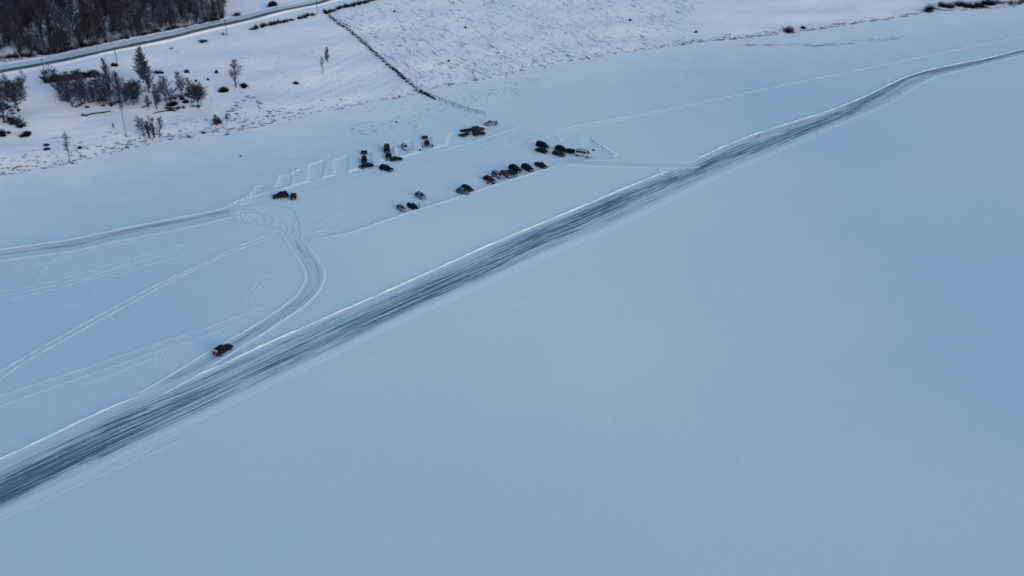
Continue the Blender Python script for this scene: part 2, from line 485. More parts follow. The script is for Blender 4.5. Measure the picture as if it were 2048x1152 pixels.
# ------------------------------------------------------------------ ribbons: roads and tracks lying on the snow
def resample(pts, step):
    pts = np.array(pts, float); d = np.r_[0, np.cumsum(np.hypot(*np.diff(pts[:, :2], axis=0).T))]
    n = max(2, int(d[-1] / step) + 1); t = np.linspace(0, d[-1], n)
    return np.stack([np.interp(t, d, pts[:, i]) for i in range(pts.shape[1])], 1), t
def smooth_line(p, k=3):
    p = p.copy()
    for _ in range(k): p[1:-1] = (p[:-2] + 2 * p[1:-1] + p[2:]) / 4
    return p
def ribbon(name, upx, lpx, mat, profile, step=2.0, nv=26, over=(.10, .10), zoff=.03, kind='structure', band=None, hgt=base_h, smooth=4, ext=None, vv=None, floor=0):
    """road between its far edge (upx) and near edge (lpx), both given in photo pixels and cast on the ground.
    profile(v, u, W) -> (dz, road, fresh); band(t) -> (centre, half width, strength) of the bare ice in v"""
    U = np.array([at(*p)[:2] for p in upx]); L = np.array([at(*p)[:2] for p in lpx])
    n = 400
    def rs(q):
        d = np.r_[0, np.cumsum(np.hypot(*np.diff(q, axis=0).T))]; t = np.linspace(0, d[-1], n)
        return np.stack([np.interp(t, d, q[:, i]) for i in range(2)], 1)
    U = rs(U); L = rs(L)
    U = smooth_line(U, smooth * 8); L = smooth_line(L, smooth * 8)
    C = (U + L) / 2; length = np.hypot(*np.diff(C, axis=0).T).sum(); m = max(3, int(length / step))
    t = np.linspace(0, 1, m); tt = np.linspace(0, 1, n)
    U = np.stack([np.interp(t, tt, U[:, i]) for i in range(2)], 1); L = np.stack([np.interp(t, tt, L[:, i]) for i in range(2)], 1)
    W = np.hypot(*(U - L).T)
    if vv is None: vv = np.linspace(-over[0], 1 + over[1], nv)
    X = U[:, None, 0] * (1 - vv) + L[:, None, 0] * vv; Y = U[:, None, 1] * (1 - vv) + L[:, None, 1] * vv
    u = (t * length)[:, None] + 0 * vv
    dz, road, fresh = profile(vv[None, :] + 0 * u, u, W[:, None], t[:, None] + 0 * u)
    ice = np.zeros_like(dz)
    if band is not None:
        # ribbon parameter -> photo x, so the bare ice follows the photo's dark band
        c, hw, st = band(X, Y, vv[None, :] + 0 * u, t[:, None])
        ice = st * np.exp(-np.abs((vv[None, :] - c) / hw) ** 3.2)
        ice = np.maximum(ice, floor * sst(.06, .2, vv)[None, :] * (1 - sst(.82, .95, vv))[None, :])
    edge = np.minimum(sst(-over[0], -over[0] + .03, vv), 1 - sst(1 + over[1] - .03, 1 + over[1], vv))[None, :]
    endf = np.minimum(sst(0, 3, t * length), 1 - sst(length - 3, length, t * length))[:, None]
    edge = edge * endf; road = road * endf; fresh = fresh * endf; ice = ice * endf
    Z = hgt(X, Y) + zoff * edge + dz * edge - .06 * (1 - edge)
    ids = np.arange(X.size).reshape(X.shape)
    F = np.stack([ids[:-1, :-1], ids[1:, :-1], ids[1:, 1:], ids[:-1, 1:]], -1).reshape(-1, 4)
    uvc = np.stack([u.ravel(), (vv[None, :] * W[:, None].mean() + 0 * u).ravel()], 1)
    me = np_mesh(name, np.stack([X.ravel(), Y.ravel(), Z.ravel()], 1), F, mat, dict(road=road, fresh=fresh, ice=ice), uv=uvc)
    o = link(name, me)
    if kind: o['kind'] = kind
    return o

MU = [(-180, 1000), (0, 918), (104, 871), (141, 850), (172, 836), (260, 796), (310, 780), (360, 766), (430, 736), (498, 703), (560, 675), (612, 653), (664, 629), (750, 593),
      (867, 540), (1000, 480), (1130, 427), (1233, 383), (1325, 345), (1376, 326), (1437, 297), (1505, 269), (1573, 248), (1664, 220), (1732, 192),
      (1784, 166), (1821, 150), (1880, 134), (1965, 119), (2048, 98), (2200, 62)]
ML = [(-180, 1110), (0, 1022), (182, 934), (310, 872), (441, 806), (500, 778), (560, 749), (690, 688), (800, 634), (906, 588), (1010, 541), (1120, 490), (1192, 464), (1324, 402), (1392, 367), (1451, 341),
      (1505, 318), (1573, 291), (1664, 251), (1745, 219), (1788, 199), (1816, 179), (1870, 152), (1965, 130), (2048, 108), (2200, 72)]
BAND = np.array([  # photo x, photo y of the bare ice's middle, half height px, strength
    (-180, 1070, 36.7, 1.20), (0, 985, 34.6, 1.20), (100, 932, 34.6, 1.20), (200, 885, 34.6, 1.10), (300, 838, 36.7, 0.96), (400, 795, 36.7, 0.86), (500, 748, 33.5, 0.86), (600, 702, 29.2, 0.86), (700, 654, 25.9, 0.86),
    (800, 608, 22.7, 0.88), (870, 576, 20.5, 0.94), (950, 542, 20.5, 0.90), (1000, 517, 19.4, 0.88), (1100, 470, 18.4, 0.96), (1200, 419, 14.0, 1.08), (1256, 395, 12, 1.05), (1324, 368, 10, 1.05), (1392, 343, 9, 1.02),
    (1437, 319, 9, .95), (1505, 299, 9, .95), (1573, 272, 9, .98), (1641, 246, 9, 1.03), (1704, 219, 9, 1.05), (1754, 187, 8, 1.08), (1800, 162, 6, 1.1), (1821, 153, 5, 1.1), (1965, 122, 5, 1.05), (2048, 101, 5, 1.05), (2200, 66, 5, 1.05)])
def project(X, Y, Z=0.0):
    p = R(PITCH); zc = Y * math.cos(p) - (Z - CAM_H) * math.sin(p); yc = Y * math.sin(p) + (Z - CAM_H) * math.cos(p)
    return 1024 + FPX * X / zc, 576 - FPX * yc / zc
def band_main(X, Y, v, t):
    # work out the ice strip on the ground: the listed points cast on the lake, then a fraction across the road
    bc = np.array([flat(b[0], b[1])[:2] for b in BAND])
    px, py = project(X, Y)
    c = np.zeros((X.shape[0], 1)); hw = c.copy(); st = c.copy()
    for i in range(X.shape[0]):
        yb = np.interp(px[i], BAND[:, 0], BAND[:, 1])
        k = np.argmin(np.abs(py[i] - yb)); c[i, 0] = v[i, k]
        hpx = np.interp(px[i, k], BAND[:, 0], BAND[:, 2]); tot = abs(py[i, -1] - py[i, 0]) / (v[i, -1] - v[i, 0])
        hw[i, 0] = hpx / max(tot, 1) * 1.02; st[i, 0] = np.interp(px[i, k], BAND[:, 0], BAND[:, 3])
    for _ in range(4):
        for a in (c, hw): a[1:-1] = (a[:-2] + a[1:-1] * 2 + a[2:]) / 4
    return c, np.clip(hw, .12, .6), st
def berm(v, c, wd, h): return h * np.exp(-((v - c) / wd) ** 2)
_mu = np.array([at(*p)[:2] for p in MU]); _mc = np.r_[0, np.cumsum(np.hypot(*np.diff(_mu, axis=0).T))]; _mc /= _mc[-1]
def mu_t(px): return np.interp(px, [p[0] for p in MU], _mc)
def prof_main(v, u, W, t):
    nz = vnoise(u, v * 7, 3.0, 31); nz2 = vnoise(u, v * 4, 11, 32); nz3 = vnoise(u, u * 0, 1.3, 35)
    gap = 1 - sst(mu_t(240), mu_t(275), t) * (1 - sst(mu_t(372), mu_t(400), t)) * .95
    gap = gap * (1 - sst(mu_t(1322), mu_t(1340), t) * (1 - sst(mu_t(1385), mu_t(1405), t)))
    dz = (berm(v, .0, .26 / W, .155) * (1 + .45 * nz + .3 * nz2 + .4 * nz3) + berm(v, -.035, .5 / W, .06) * (1 + nz)) * gap + berm(v, 1.04, .9 / W, .05) * (1 + .5 * nz)
    dz = dz + .015 * vnoise(v * W, u * .03, .9, 33)
    road = sst(.02, .10, v) * (1 - sst(.9, 1.0, v))
    fresh = berm(v, .0, .28 / W, 1.0) * gap * (.22 + .22 * nz + .15 * nz3) + berm(v, 1.045, 1.5 / W, .42) * (.7 + .3 * nz2)
    return dz, road, np.clip(fresh, 0, 1)
VV_MAIN = np.r_[np.linspace(-.16, -.06, 6)[:-1], np.linspace(-.06, .05, 26)[:-1], np.linspace(.05, 1.2, 48)]
ribbon('ice_road', MU, ML, 'ice_track', prof_main, step=1.3, over=(.16, .20), band=band_main, vv=VV_MAIN, floor=.60)

def prof_track(bl=.2, br=.15, ruts=(.3, .5, .72), fade=(.05, .05), rd=.8):
    def f(v, u, W, t):
        nz = vnoise(u, v * 5, 2.4, 41); e = sst(0, fade[0], t) * (1 - sst(1 - fade[1], 1, t))
        dz = .5 * (berm(v, 0, .33 / W, bl) + berm(v, 1, .33 / W, br)) * (1 + .4 * nz) * e
        dz = dz + .02 * vnoise(v * W, u * .05, .8, 42)
        road = sst(.03, .16, v) * (1 - sst(.84, .97, v)) * e * rd
        fresh = (berm(v, 0, .45 / W, .8) + berm(v, 1, .45 / W, .6)) * e
        return dz, road, np.clip(fresh, 0, 1)
    return f
def band_const(c, hw, st):
    def f(X, Y, v, t): return np.full((X.shape[0], 1), c), np.full((X.shape[0], 1), hw), np.full((X.shape[0], 1), st) * sst(0, .06, t) * (1 - sst(.94, 1, t))
    return f
# track running off to the left
ribbon('lake_track', [(-200, 532), (0, 499), (150, 477), (250, 455), (350, 436), (440, 419), (478, 405)],
       [(-200, 556), (0, 521), (150, 501), (250, 479), (350, 460), (430, 442), (482, 430)], 'ice_track', prof_track(.3, .14, rd=.9), step=1.2, nv=34,
       over=(.14, .14), band=band_const(.44, .38, .68))
# connector from the lot down to the ice road
def lot_blend(X, Y):
    d = sdf(X, Y, LOT); k = np.clip(openness(X, Y) * 1.3, 0, 1)
    return base_h(X, Y) - LOT_DEPTH * (1 - sst(-.6 - 3.5 * k, .3 + 1.5 * k, d)) + .03 * k
ribbon('access_track', [(566, 470), (579, 493), (598, 522), (610, 542), (611, 561), (594, 589), (560, 617), (516, 646), (467, 675), (417, 703), (365, 735), (300, 774), (262, 794)],
       [(606, 474), (614, 492), (630, 512), (647, 538), (648, 558), (636, 584), (607, 613), (560, 644), (529, 665), (469, 701), (430, 727), (378, 760), (310, 796)],
       'ice_track', prof_track(.20, .16, fade=(.10, .02), rd=.85), step=1.0, nv=40, over=(.12, .12), band=band_const(.5, .45, .60), hgt=lot_blend)
ribbon('east_track', [(1120, 317), (1200, 321), (1330, 325), (1380, 324), (1410, 322)], [(1120, 329), (1200, 332), (1330, 336), (1380, 336), (1412, 333)],
       'ice_track', prof_track(.16, .12, rd=.6), step=1.5, nv=26, over=(.12, .12), band=band_const(.5, .3, .35), hgt=lot_blend)

# single wheel ruts: a low rim either side of a shallow groove
def rut(pts, width=.55, h=.07, fresh=.7, on=flat, step=.7, name='tyre_track', jitter=.0, hf=None, dark=0.):
    P3 = np.array([on(*p)[:2] for p in pts]); q, t = resample(P3, step); q = smooth_line(q, 6)
    if jitter: q = q + jitter * np.stack([vnoise(t, t * 0, 9, 51), vnoise(t, t * 0, 7, 52)], 1)
    d = np.gradient(q, axis=0); d /= np.linalg.norm(d, axis=1)[:, None] + 1e-9; nrm = np.stack([-d[:, 1], d[:, 0]], 1)
    vs = np.linspace(-1, 1, 9); prof = np.array([-.08, .25, .9, .75, .12, .7, 1.0, .3, -.08])
    X = q[:, None, 0] + nrm[:, None, 0] * vs * width; Y = q[:, None, 1] + nrm[:, None, 1] * vs * width
    e = (np.clip(t / 3, 0, 1) * np.clip((t[-1] - t) / 3, 0, 1))[:, None]
    br = np.clip(.75 + .45 * vnoise(t, t * .0, 6, 53), .15, 1.2)[:, None]
    hb = hf(X, Y) if hf else 0
    Z = hb + .012 * e - .03 * (1 - e) + h * prof * e * br * (1 + .25 * vnoise(X * 3, Y * 3, 1.4, 54)); Z[:, 0] = (hb[:, 0] if hf else 0) - .02; Z[:, -1] = (hb[:, -1] if hf else 0) - .02
    ids = np.arange(X.size).reshape(X.shape)
    F = np.stack([ids[:-1, :-1], ids[1:, :-1], ids[1:, 1:], ids[:-1, 1:]], -1).reshape(-1, 4)
    fr = fresh * np.clip(prof, 0, 1) * e * br
    gr = dark * np.array([0, 0, 0, .7, 1, .7, 0, 0, 0]) * e * np.clip(br, 0, 1)
    return np.stack([X.ravel(), Y.ravel(), Z.ravel()], 1), F, np.stack([fr.ravel(), gr.ravel()], 1), np.stack([np.repeat(t, 9), (vs * width + 0 * X).ravel()], 1)
def ruts(name, list_of, **kw):
    VV, FF, A, U = [], [], [], []; b = 0
    for pts in list_of:
        o = dict(kw)
        if isinstance(pts, tuple) and isinstance(pts[1], dict): o.update(pts[1]); pts = pts[0]
        v, f, a, u = rut(pts, **o); VV.append(v); FF.append(f + b); A.append(a); U.append(u); b += len(v)
    V = np.vstack(VV); A = np.concatenate(A); Gd = A[:, 1]; A = A[:, 0]
    me = np_mesh(name, V, np.vstack(FF), 'ice_track', dict(road=Gd, fresh=A, ice=.95 * (Gd > 0)), uv=np.vstack(U))
    tag(link(name, me), kind='structure')
def off(pts, dy): return [(x, y + dy) for x, y in pts]
F1 = [(-60, 772), (0, 742), (39, 719), (167, 647), (299, 576), (437, 511), (500, 482), (548, 466)]
F2 = [(-60, 788), (0, 757), (55, 719), (180, 650), (339, 563), (440, 514), (500, 489), (552, 472)]
ruts('tyre_tracks', [(F1, dict(h=.09, width=.55, fresh=.8)), (F2, dict(h=.08, width=.5, fresh=.75))])
G1 = [(-60, 812), (0, 791), (156, 740), (300, 691), (404, 658), (482, 630), (558, 602)]
G2 = [(-60, 832), (0, 812), (42, 796), (203, 740), (300, 707), (400, 675), (470, 648)]
ruts('tyre_tracks', [(G1, dict(h=.05, fresh=.45)), (G2, dict(h=.05, fresh=.45)), ([(150, 776), (240, 742), (330, 706)], dict(h=.03))])
faint = dict(h=.03, width=.4, fresh=.32)
ruts('tyre_tracks', [([(-40, 590), (90, 566), (200, 533), (320, 500), (440, 470), (500, 458)], faint), ([(-40, 598), (80, 577), (220, 540), (340, 506)], faint),
     ([(-40, 606), (60, 588), (150, 566), (260, 536), (350, 515)], faint), ([(0, 604), (120, 575), (250, 528), (300, 515)], faint),
     ([(85, 560), (92, 540), (110, 515), (160, 500), (230, 480)], faint), ([(70, 575), (80, 545), (100, 525), (180, 492)], faint),
     ([(110, 616), (135, 609), (180, 604)], faint), ([(0, 545), (120, 518), (230, 490), (330, 470)], faint), ([(200, 560), (280, 535), (400, 500)], faint),
     ([(105, 553), (160, 540), (215, 543)], faint), ([(170, 600), (186, 590), (190, 570), (184, 560)], faint)])
def ell(cx, cy, rx, ry, a0, a1, n=22): return [(cx + rx * math.cos(R(a0 + (a1 - a0) * i / n)), cy + ry * math.sin(R(a0 + (a1 - a0) * i / n))) for i in range(n + 1)]
ruts('tyre_tracks', [(ell(380, 722, 70, 40, 150, 300), faint), (ell(378, 718, 60, 33, 130, 300), faint), (ell(375, 716, 48, 25, 120, 290), faint),
     (ell(372, 712, 38, 18, 100, 285), faint), (ell(365, 708, 26, 11, 60, 280), faint), ([(430, 685), (445, 668), (470, 650)], faint), ([(418, 688), (440, 660), (456, 648)], faint),
     ([(495, 610), (510, 580), (535, 555), (555, 530)], faint), ([(480, 612), (500, 580), (520, 560)], faint), ([(500, 553), (540, 549), (580, 536)], faint)])
# turning loop and rubble by the west corner, the fan of ruts at the mouth of the lot
lh = lambda X, Y: lot_blend(X, Y)
ruts('tyre_tracks', [(ell(505, 440, 46, 22, 200, 400), dict(h=.12, width=.6, fresh=.9)), (ell(500, 442, 38, 16, 210, 390), dict(h=.10, width=.5, fresh=.8)), (ell(515, 438, 34, 17, 250, 420), dict(h=.1, width=.5, fresh=.8)),
     (ell(655, 472, 42, 13, 200, 335), dict(h=.12, width=.6)), (ell(655, 474, 34, 8, 200, 340), dict(h=.1, width=.5))], hf=lh)
ruts('tyre_tracks', [([(582, 476), (588, 462), (598, 448), (606, 443)], {}), ([(590, 484), (594, 466), (603, 452), (610, 447)], {}), ([(600, 488), (600, 470), (612, 458), (640, 452)], {}),
     ([(567, 463), (580, 485), (600, 512), (622, 535), (628, 560), (615, 590)], {}), ([(556, 460), (575, 490), (596, 520), (612, 545)], {}), ([(575, 470), (575, 455), (560, 435)], {}),
     ([(607, 480), (606, 500), (618, 520), (634, 545)], {}), ([(600, 478), (598, 500), (612, 525), (640, 552), (638, 575), (610, 606)], {}), ([(440, 418), (500, 398), (570, 387)], {}),
     ([(455, 420), (520, 404), (600, 376), (700, 348), (780, 328)], {}), ([(480, 418), (530, 404), (620, 377), (760, 341)], {}), ([(625, 452), (660, 430), (720, 402)], {}), ([(470, 424), (510, 420), (540, 432), (562, 455), (585, 482), (606, 510)], {}), ([(480, 428), (515, 424), (535, 440), (556, 462)], {}), ([(590, 470), (585, 450), (600, 430), (640, 415)], {}), ([(470, 416), (540, 405), (590, 420), (600, 450), (604, 480)], {}), ([(640, 470), (616, 484), (622, 508), (638, 530)], {})], h=.035, width=.42, fresh=.22, dark=.6, hf=lh)
ruts('tyre_tracks', [([(1095, 262), (1200, 243), (1330, 218), (1450, 194), (1600, 163), (1700, 143), (1820, 118), (1965, 88), (2100, 62)], dict(h=.12, width=.8, fresh=.8)),
                     ([(1100, 266), (1200, 248), (1330, 222), (1420, 203)], dict(h=.08, width=.6)), ([(1765, 178), (1775, 162), (1778, 150)], dict(h=.12, width=.7))])
ruts('tyre_tracks', [([(640, 745), (740, 715), (840, 683), (960, 632), (1050, 600), (1120, 570), (1180, 540)], dict(h=.012, width=.3, fresh=.12)), ([(955, 638), (1040, 606), (1110, 578)], dict(h=.012, width=.3, fresh=.12)),
     ([(1380, 458), (1440, 435)], dict(h=.012, width=.3, fresh=.12)), ([(60, 1012), (150, 960), (240, 930), (300, 898), (312, 880)], faint), ([(30, 1030), (120, 985), (230, 937), (380, 872)], faint),
     ([(90, 1000), (200, 946), (290, 905)], faint)])
ruts('tyre_tracks', [([(575, 395), (640, 378), (760, 352), (880, 322), (960, 300), (1080, 275)], faint), ([(860, 305), (940, 283), (1010, 262), (1040, 252)], dict(h=.08, width=.5, fresh=.5)),
     ([(870, 313), (930, 297), (1000, 277), (1035, 262)], faint), ([(740, 346), (800, 328), (840, 312)], faint)], hf=lh)

# ------------------------------------------------------------------ country road above the shore
def prof_road(v, u, W, t):
    dz = .12 + .1 * np.exp(-((v - .0) / .12) ** 2) - .35 * sst(.98, 1.1, v)
    road = sst(.16, .24, v) * (1 - sst(.95, 1.0, v))
    return dz, road, 0 * v
ribbon('country_road', [(-150, 163), (0, 131), (87, 116), (174, 98), (260, 79), (350, 62), (451, 37), (524, 20), (600, 4), (659, -10), (800, -42)],
       [(-150, 183), (0, 150), (87, 134), (174, 116), (260, 97), (350, 79), (451, 54), (524, 37), (600, 18), (659, 4), (800, -28)],
       'winter_road', prof_road, step=3, nv=40, over=(.1, .12), zoff=.45, band=lambda X, Y, v, t: (np.full((X.shape[0], 1), .80), np.full((X.shape[0], 1), .17), np.full((X.shape[0], 1), 1.05)))

# ------------------------------------------------------------------ lumps of ploughed snow
def lump_pile(name, pts, size, n, label, cat='snow pile', on=flat, spread=1.0, mat='snow_fresh'):
    n = int(n * 1.8); size *= .8
    V, F = [], []
    mb = MB()
    for k in range(n):
        p = pts[int(rng.integers(len(pts)))] if n > len(pts) else pts[k]
        c = on(p[0], p[1]).copy()
        c[0] += rng.normal(0, spread * .5); c[1] += rng.normal(0, spread)
        g = ground_h(c[0], c[1]); s = size * rng.uniform(.5, 1.3)
        rings = []
        for j, (rr, zz) in enumerate(((1.25, -.15), (1.0, .25), (.6, .6), (.15, .75))):
            rings.append([(c[0] + s * rr * math.cos(a) * (1 + .25 * math.sin(3 * a + k)), c[1] + s * rr * math.sin(a) * (1 + .2 * math.cos(2 * a + k * 2)), g + s * zz * .9) for a in np.linspace(0, 2 * math.pi, 9)[:-1]])
        mb.loft(rings)
    o = mb.build(name, mat, None, True)
    return tag(o, label, cat, kind='stuff')
lump_pile('snow_pile', [(1185 + i * 5, 278 + i * 3.6) for i in range(10)], .42, 90, 'long ridge of ploughed snow lumps right of the white camper van', spread=.55)
lump_pile('snow_pile', [(1120, 278), (1124, 281), (1118, 275)], .5, 5, 'small white snow heap above the black cars near the camper van', spread=.4)
lump_pile('snow_pile', [(482, 432), (492, 436), (500, 440), (508, 445), (488, 428), (515, 438), (520, 447)], .26, 24, 'churned snow rubble inside the turning loop', spread=1.1)
lump_pile('snow_pile', [(440 + i * 6, 418 - i * 2.8) for i in range(12)], .30, 34, 'ploughed snow ridge where the left track enters the lot', spread=.55)
lump_pile('snow_pile', [(1320, 340), (1324, 344), (1322, 348)], .5, 6, 'snow heap at the corner between the east track and the ice road', spread=.5)
lump_pile('snow_pile', [(578, 352), (584, 346), (590, 343), (597, 340), (640, 322)], .35, 14, 'crumbled snow lumps behind the leftmost empty parking stalls', spread=.6)
lump_pile('snow_pile', [(610, 484), (614, 494), (620, 503), (630, 513), (640, 524)], .22, 16, 'knobbly snow bank on the right side of the access track mouth', spread=.5)

# ------------------------------------------------------------------ vehicles
def wheel(parent, x, y, r=.33, wd=.22):
    mb = MB(); mb.tube((x, y - wd / 2, r), (x, y + wd / 2, r), r, r, 16)
    o = mb.build('wheel', 'rubber', parent, False)
    s = 1 if y > 0 else -1
    m2 = MB(); m2.tube((x, y + s * (wd / 2 - .03), r), (x, y + s * (wd / 2 + .012), r), r * .62, r * .55, 12); m2.build('rim', 'rim_metal', o)
SPEC = {  # L, W, H, belt, ground clearance, top profile (x, z), greenhouse belt x0..x1, roof x0..x1, wheel r
    'suv': (4.75, 1.90, 1.74, 1.08, .28, [(-1, .75), (-.97, 1.02), (-.5, 1.08), (.28, 1.06), (.62, 1.00), (.9, .90), (.98, .72), (1, .6)], (-.95, .42), (-.84, .10), .37),
    'minivan': (4.9, 1.90, 1.88, 1.06, .24, [(-1, .75), (-.98, 1.03), (-.5, 1.07), (.45, 1.05), (.72, .98), (.92, .82), (.99, .66), (1, .55)], (-.97, .62), (-.90, .28), .34),
    'hatchback': (4.15, 1.76, 1.48, .93, .22, [(-1, .6), (-.97, .88), (-.5, .94), (.3, .93), (.65, .87), (.9, .76), (.98, .62), (1, .5)], (-.94, .48), (-.74, .12), .31),
    'sedan': (4.6, 1.80, 1.42, .92, .20, [(-1, .6), (-.98, .86), (-.68, .93), (.3, .92), (.62, .86), (.9, .74), (.98, .6), (1, .5)], (-.66, .44), (-.44, .10), .32),
    'wagon': (4.75, 1.84, 1.50, .95, .22, [(-1, .62), (-.98, .9), (-.5, .95), (.3, .94), (.62, .88), (.9, .76), (.98, .62), (1, .5)], (-.96, .44), (-.82, .12), .33),
    'pickup': (5.25, 1.88, 1.80, 1.05, .32, [(-1, .7), (-.985, 1.0), (-.3, 1.02), (.4, 1.06), (.66, 1.02), (.92, .92), (.99, .75), (1, .6)], (-.16, .48), (-.09, .24), .39),
    'van': (5.3, 1.98, 2.15, 1.25, .26, [(-1, .8), (-.985, 1.22), (-.5, 1.26), (.5, 1.26), (.76, 1.12), (.94, .92), (.99, .72), (1, .55)], (-.975, .72), (-.95, .42), .35),
}
def quad_on(b0, b1, r0, r1, fu0, fu1, fv0, fv1, off=.018):
    """window pane with thickness on the bilinear face b0-b1 (belt) / r0-r1 (roof)"""
    b0, b1, r0, r1 = map(lambda q: np.array(q, float), (b0, b1, r0, r1))
    def S(u, v): return (b0 * (1 - u) + b1 * u) * (1 - v) + (r0 * (1 - u) + r1 * u) * v
    c = [S(fu0, fv0), S(fu1, fv0), S(fu1, fv1), S(fu0, fv1)]
    n = np.cross(c[1] - c[0], c[3] - c[0]); n /= np.linalg.norm(n)
    return c, n
def vehicle(name, kind, mat, px, py, d, label, cat='car', group='vehicles parked on the snow lot', scale=1.0, snow_roof=False, hatch_open=False, rails=False, sky_reflect=False, z0=None, roofbox=False):
    c = at(px, py + 3); c2 = at(px + d[0], py + 3 + d[1]); ang = math.atan2(c2[1] - c[1], c2[0] - c[0])
    g = ground_h(c[0], c[1]) if z0 is None else z0
    root = empty(name, (c[0], c[1], g), ang); root.scale = (scale,) * 3
    tag(root, label, cat, group)
    L, W, Hh, belt, clr, prof, gb, gr, wr = SPEC[kind]; a = L / 2; hw = W / 2
    mb = MB(); rings = []
    for fx, zt in prof:
        tw = 1 - .16 * max(0, abs(fx) - .72) / .28
        k = hw * tw; x = fx * a; zb = clr + (.12 if abs(fx) > .97 else 0); zm = (zb + zt) / 2
        half = [(0.0, zb), (.82 * k, zb), (.97 * k, zb + .10), (k, zm), (.985 * k, zt - .14), (.92 * k, zt - .035), (.70 * k, zt + .012), (0, zt + .03)]
        ring = [(x, y, z) for y, z in half] + [(x, -y, z) for y, z in half[-2:0:-1]]
        rings.append(ring)
    mb.loft(rings)
    # greenhouse shell
    x0b, x1b, x0r, x1r = gb[0] * a, gb[1] * a, gr[0] * a, gr[1] * a
    wb, wrf = hw * .93, hw * .74
    zt = Hh
    def ring(x0, x1, ww, z, bulge=.03):
        q = min(.15, (x1 - x0) * .2)
        return [(x0, -ww * .86, z), (x0 - bulge, 0, z), (x0, ww * .86, z), (x0 + q, ww, z), (x1 - q, ww, z), (x1, ww * .82, z), (x1 + bulge * 2, 0, z), (x1, -ww * .82, z), (x1 - q, -ww, z), (x0 + q, -ww, z)]
    zb = belt - .06
    mb.loft([ring(x0b, x1b, wb, zb), ring(x0r, x1r, wrf, zt - .07), ring(x0r + .06, x1r - .06, wrf - .07, zt - .015, .02), ring(x0r + .18 * (x1r - x0r), x1r - .18 * (x1r - x0r), wrf - .25, zt, .0)])
    if kind == 'pickup':   # load bed: raised sides round a sunk floor
        xb0, xb1 = -a * .97, a * gb[0] - .06
        for s in (-1, 1): mb.box(((xb0 + xb1) / 2, s * (hw - .07), 1.12), (xb1 - xb0, .12, .16))
        mb.box((xb0 + .04, 0, 1.12), (.1, W - .28, .16))
    # mirrors
    for s in (-1, 1): mb.box((x1b - .35, s * (hw + .06), belt + .05), (.12, .18, .13))
    body = mb.build('body', mat, root, True)
    for p in body.data.polygons: p.use_smooth = p.area < 3
    # windows
    def pane(nm, b0, b1, r0, r1, u0, u1, v0, v1):
        cs, n = quad_on(b0, b1, r0, r1, u0, u1, v0, v1)
        m = MB(); m.add([q + n * .022 for q in cs] + [q - n * .02 for q in cs], [(0, 1, 2, 3), (7, 6, 5, 4), (0, 4, 5, 1), (1, 5, 6, 2), (2, 6, 7, 3), (3, 7, 4, 0)])
        return m.build(nm, 'glass', root)
    zr = zt - .07
    for s in (-1, 1):
        B0, B1, R0, R1 = (x0b + .15, s * wb, zb), (x1b - .2, s * wb, zb), (x0r + .15, s * wrf, zr), (x1r - .2, s * wrf, zr)
        if s > 0: B0, B1, R0, R1 = B1, B0, R1, R0
        if kind == 'pickup': spans = [(.12, .92)]
        elif kind == 'van': spans = [(.05, .30), (.34, .62), (.66, .95)]
        elif kind in ('sedan', 'hatchback'): spans = [(.10, .47), (.52, .90)]
        else: spans = [(.05, .28), (.32, .60), (.64, .93)]
        for u0, u1 in spans:
            if s > 0: u0, u1 = 1 - u1, 1 - u0
            pane('side_window', B0, B1, R0, R1, u0, u1, .16, .90)
    pane('windscreen', (x1b + .03, -wb * .80, zb), (x1b + .03, wb * .80, zb), (x1r + .03, -wrf * .80, zr), (x1r + .03, wrf * .80, zr), .03, .97, .10, .95)
    pane('rear_window', (x0b - .015, wb * .84, zb), (x0b - .015, -wb * .84, zb), (x0r - .015, wrf * .84, zr), (x0r - .015, -wrf * .84, zr), .05, .95, .16, .9)
    if sky_reflect:
        rw = [o_ for o_ in root.children if o_.name.startswith('rear_window')][0]; rw.data.materials[0] = MATS['glass_sky_reflect']; tag(rw, 'rear window with painted sky reflection')
    for sx in (-.62, .62):
        for s in (-1, 1): wheel(root, sx * a, s * (hw - .10), wr)
    ztf = prof[-3][1]; ztb = prof[1][1]
    for s in (-1, 1):
        m = MB(); m.box((a * .955, s * hw * .66, ztf - .14), (.16, .36, .15), .8); m.build('headlight', 'lamp_clear', root)
        m = MB(); m.box((-a * .985, s * hw * .74, ztb - .17), (.10, .22, .22)); m.build('tail_light', 'lamp_red', root)
    m = MB(); m.box((a * .99, 0, clr + .14), (.16, W * .78, .22)); m.build('front_bumper', 'trim', root)
    m = MB(); m.box((-a * .995, 0, clr + .16), (.14, W * .82, .22)); m.build('rear_bumper', 'trim', root)
    for sx in (-1, 1):
        m = MB(); m.box((sx * (a + .07), 0, clr + .26 if sx > 0 else clr + .40), (.03, .50, .12)); m.build('number_plate', 'plate_white', root)
    if rails:
        for s in (-1, 1):
            m = MB(); m.tube((x0r + .25, s * wrf * .9, zt + .05), (x1r - .3, s * wrf * .9, zt + .05), .025, .025, 6); m.build('roof_rail', 'steel', root)
    if snow_roof:
        m = MB(); rr = []
        for z, k in ((zt - .03, 1), (zt + .05, .86), (zt + .08, .5)):
            rr.append([((x0r + x1r) / 2 - .25 + k * (x1r - x0r) * .28 * math.cos(q) * (1 + .15 * math.sin(3 * q)), k * wrf * .68 * math.sin(q) * (1 + .12 * math.cos(2 * q)), z) for q in np.linspace(0, 6.283, 15)[:-1]])
        m.loft(rr); m.build('roof_snow', 'snow_fresh', root, True)
    if hatch_open:
        m = MB(); m.box((x0r - .42, 0, zt + .0), (.95, W * .72, .07)); q = m.build('tailgate', mat, root); tag(q, 'tailgate raised wide open')
        m = MB(); m.box((x0b - .02, 0, .95), (.06, W * .66, .55)); m.build('boot_opening', 'trim', root)
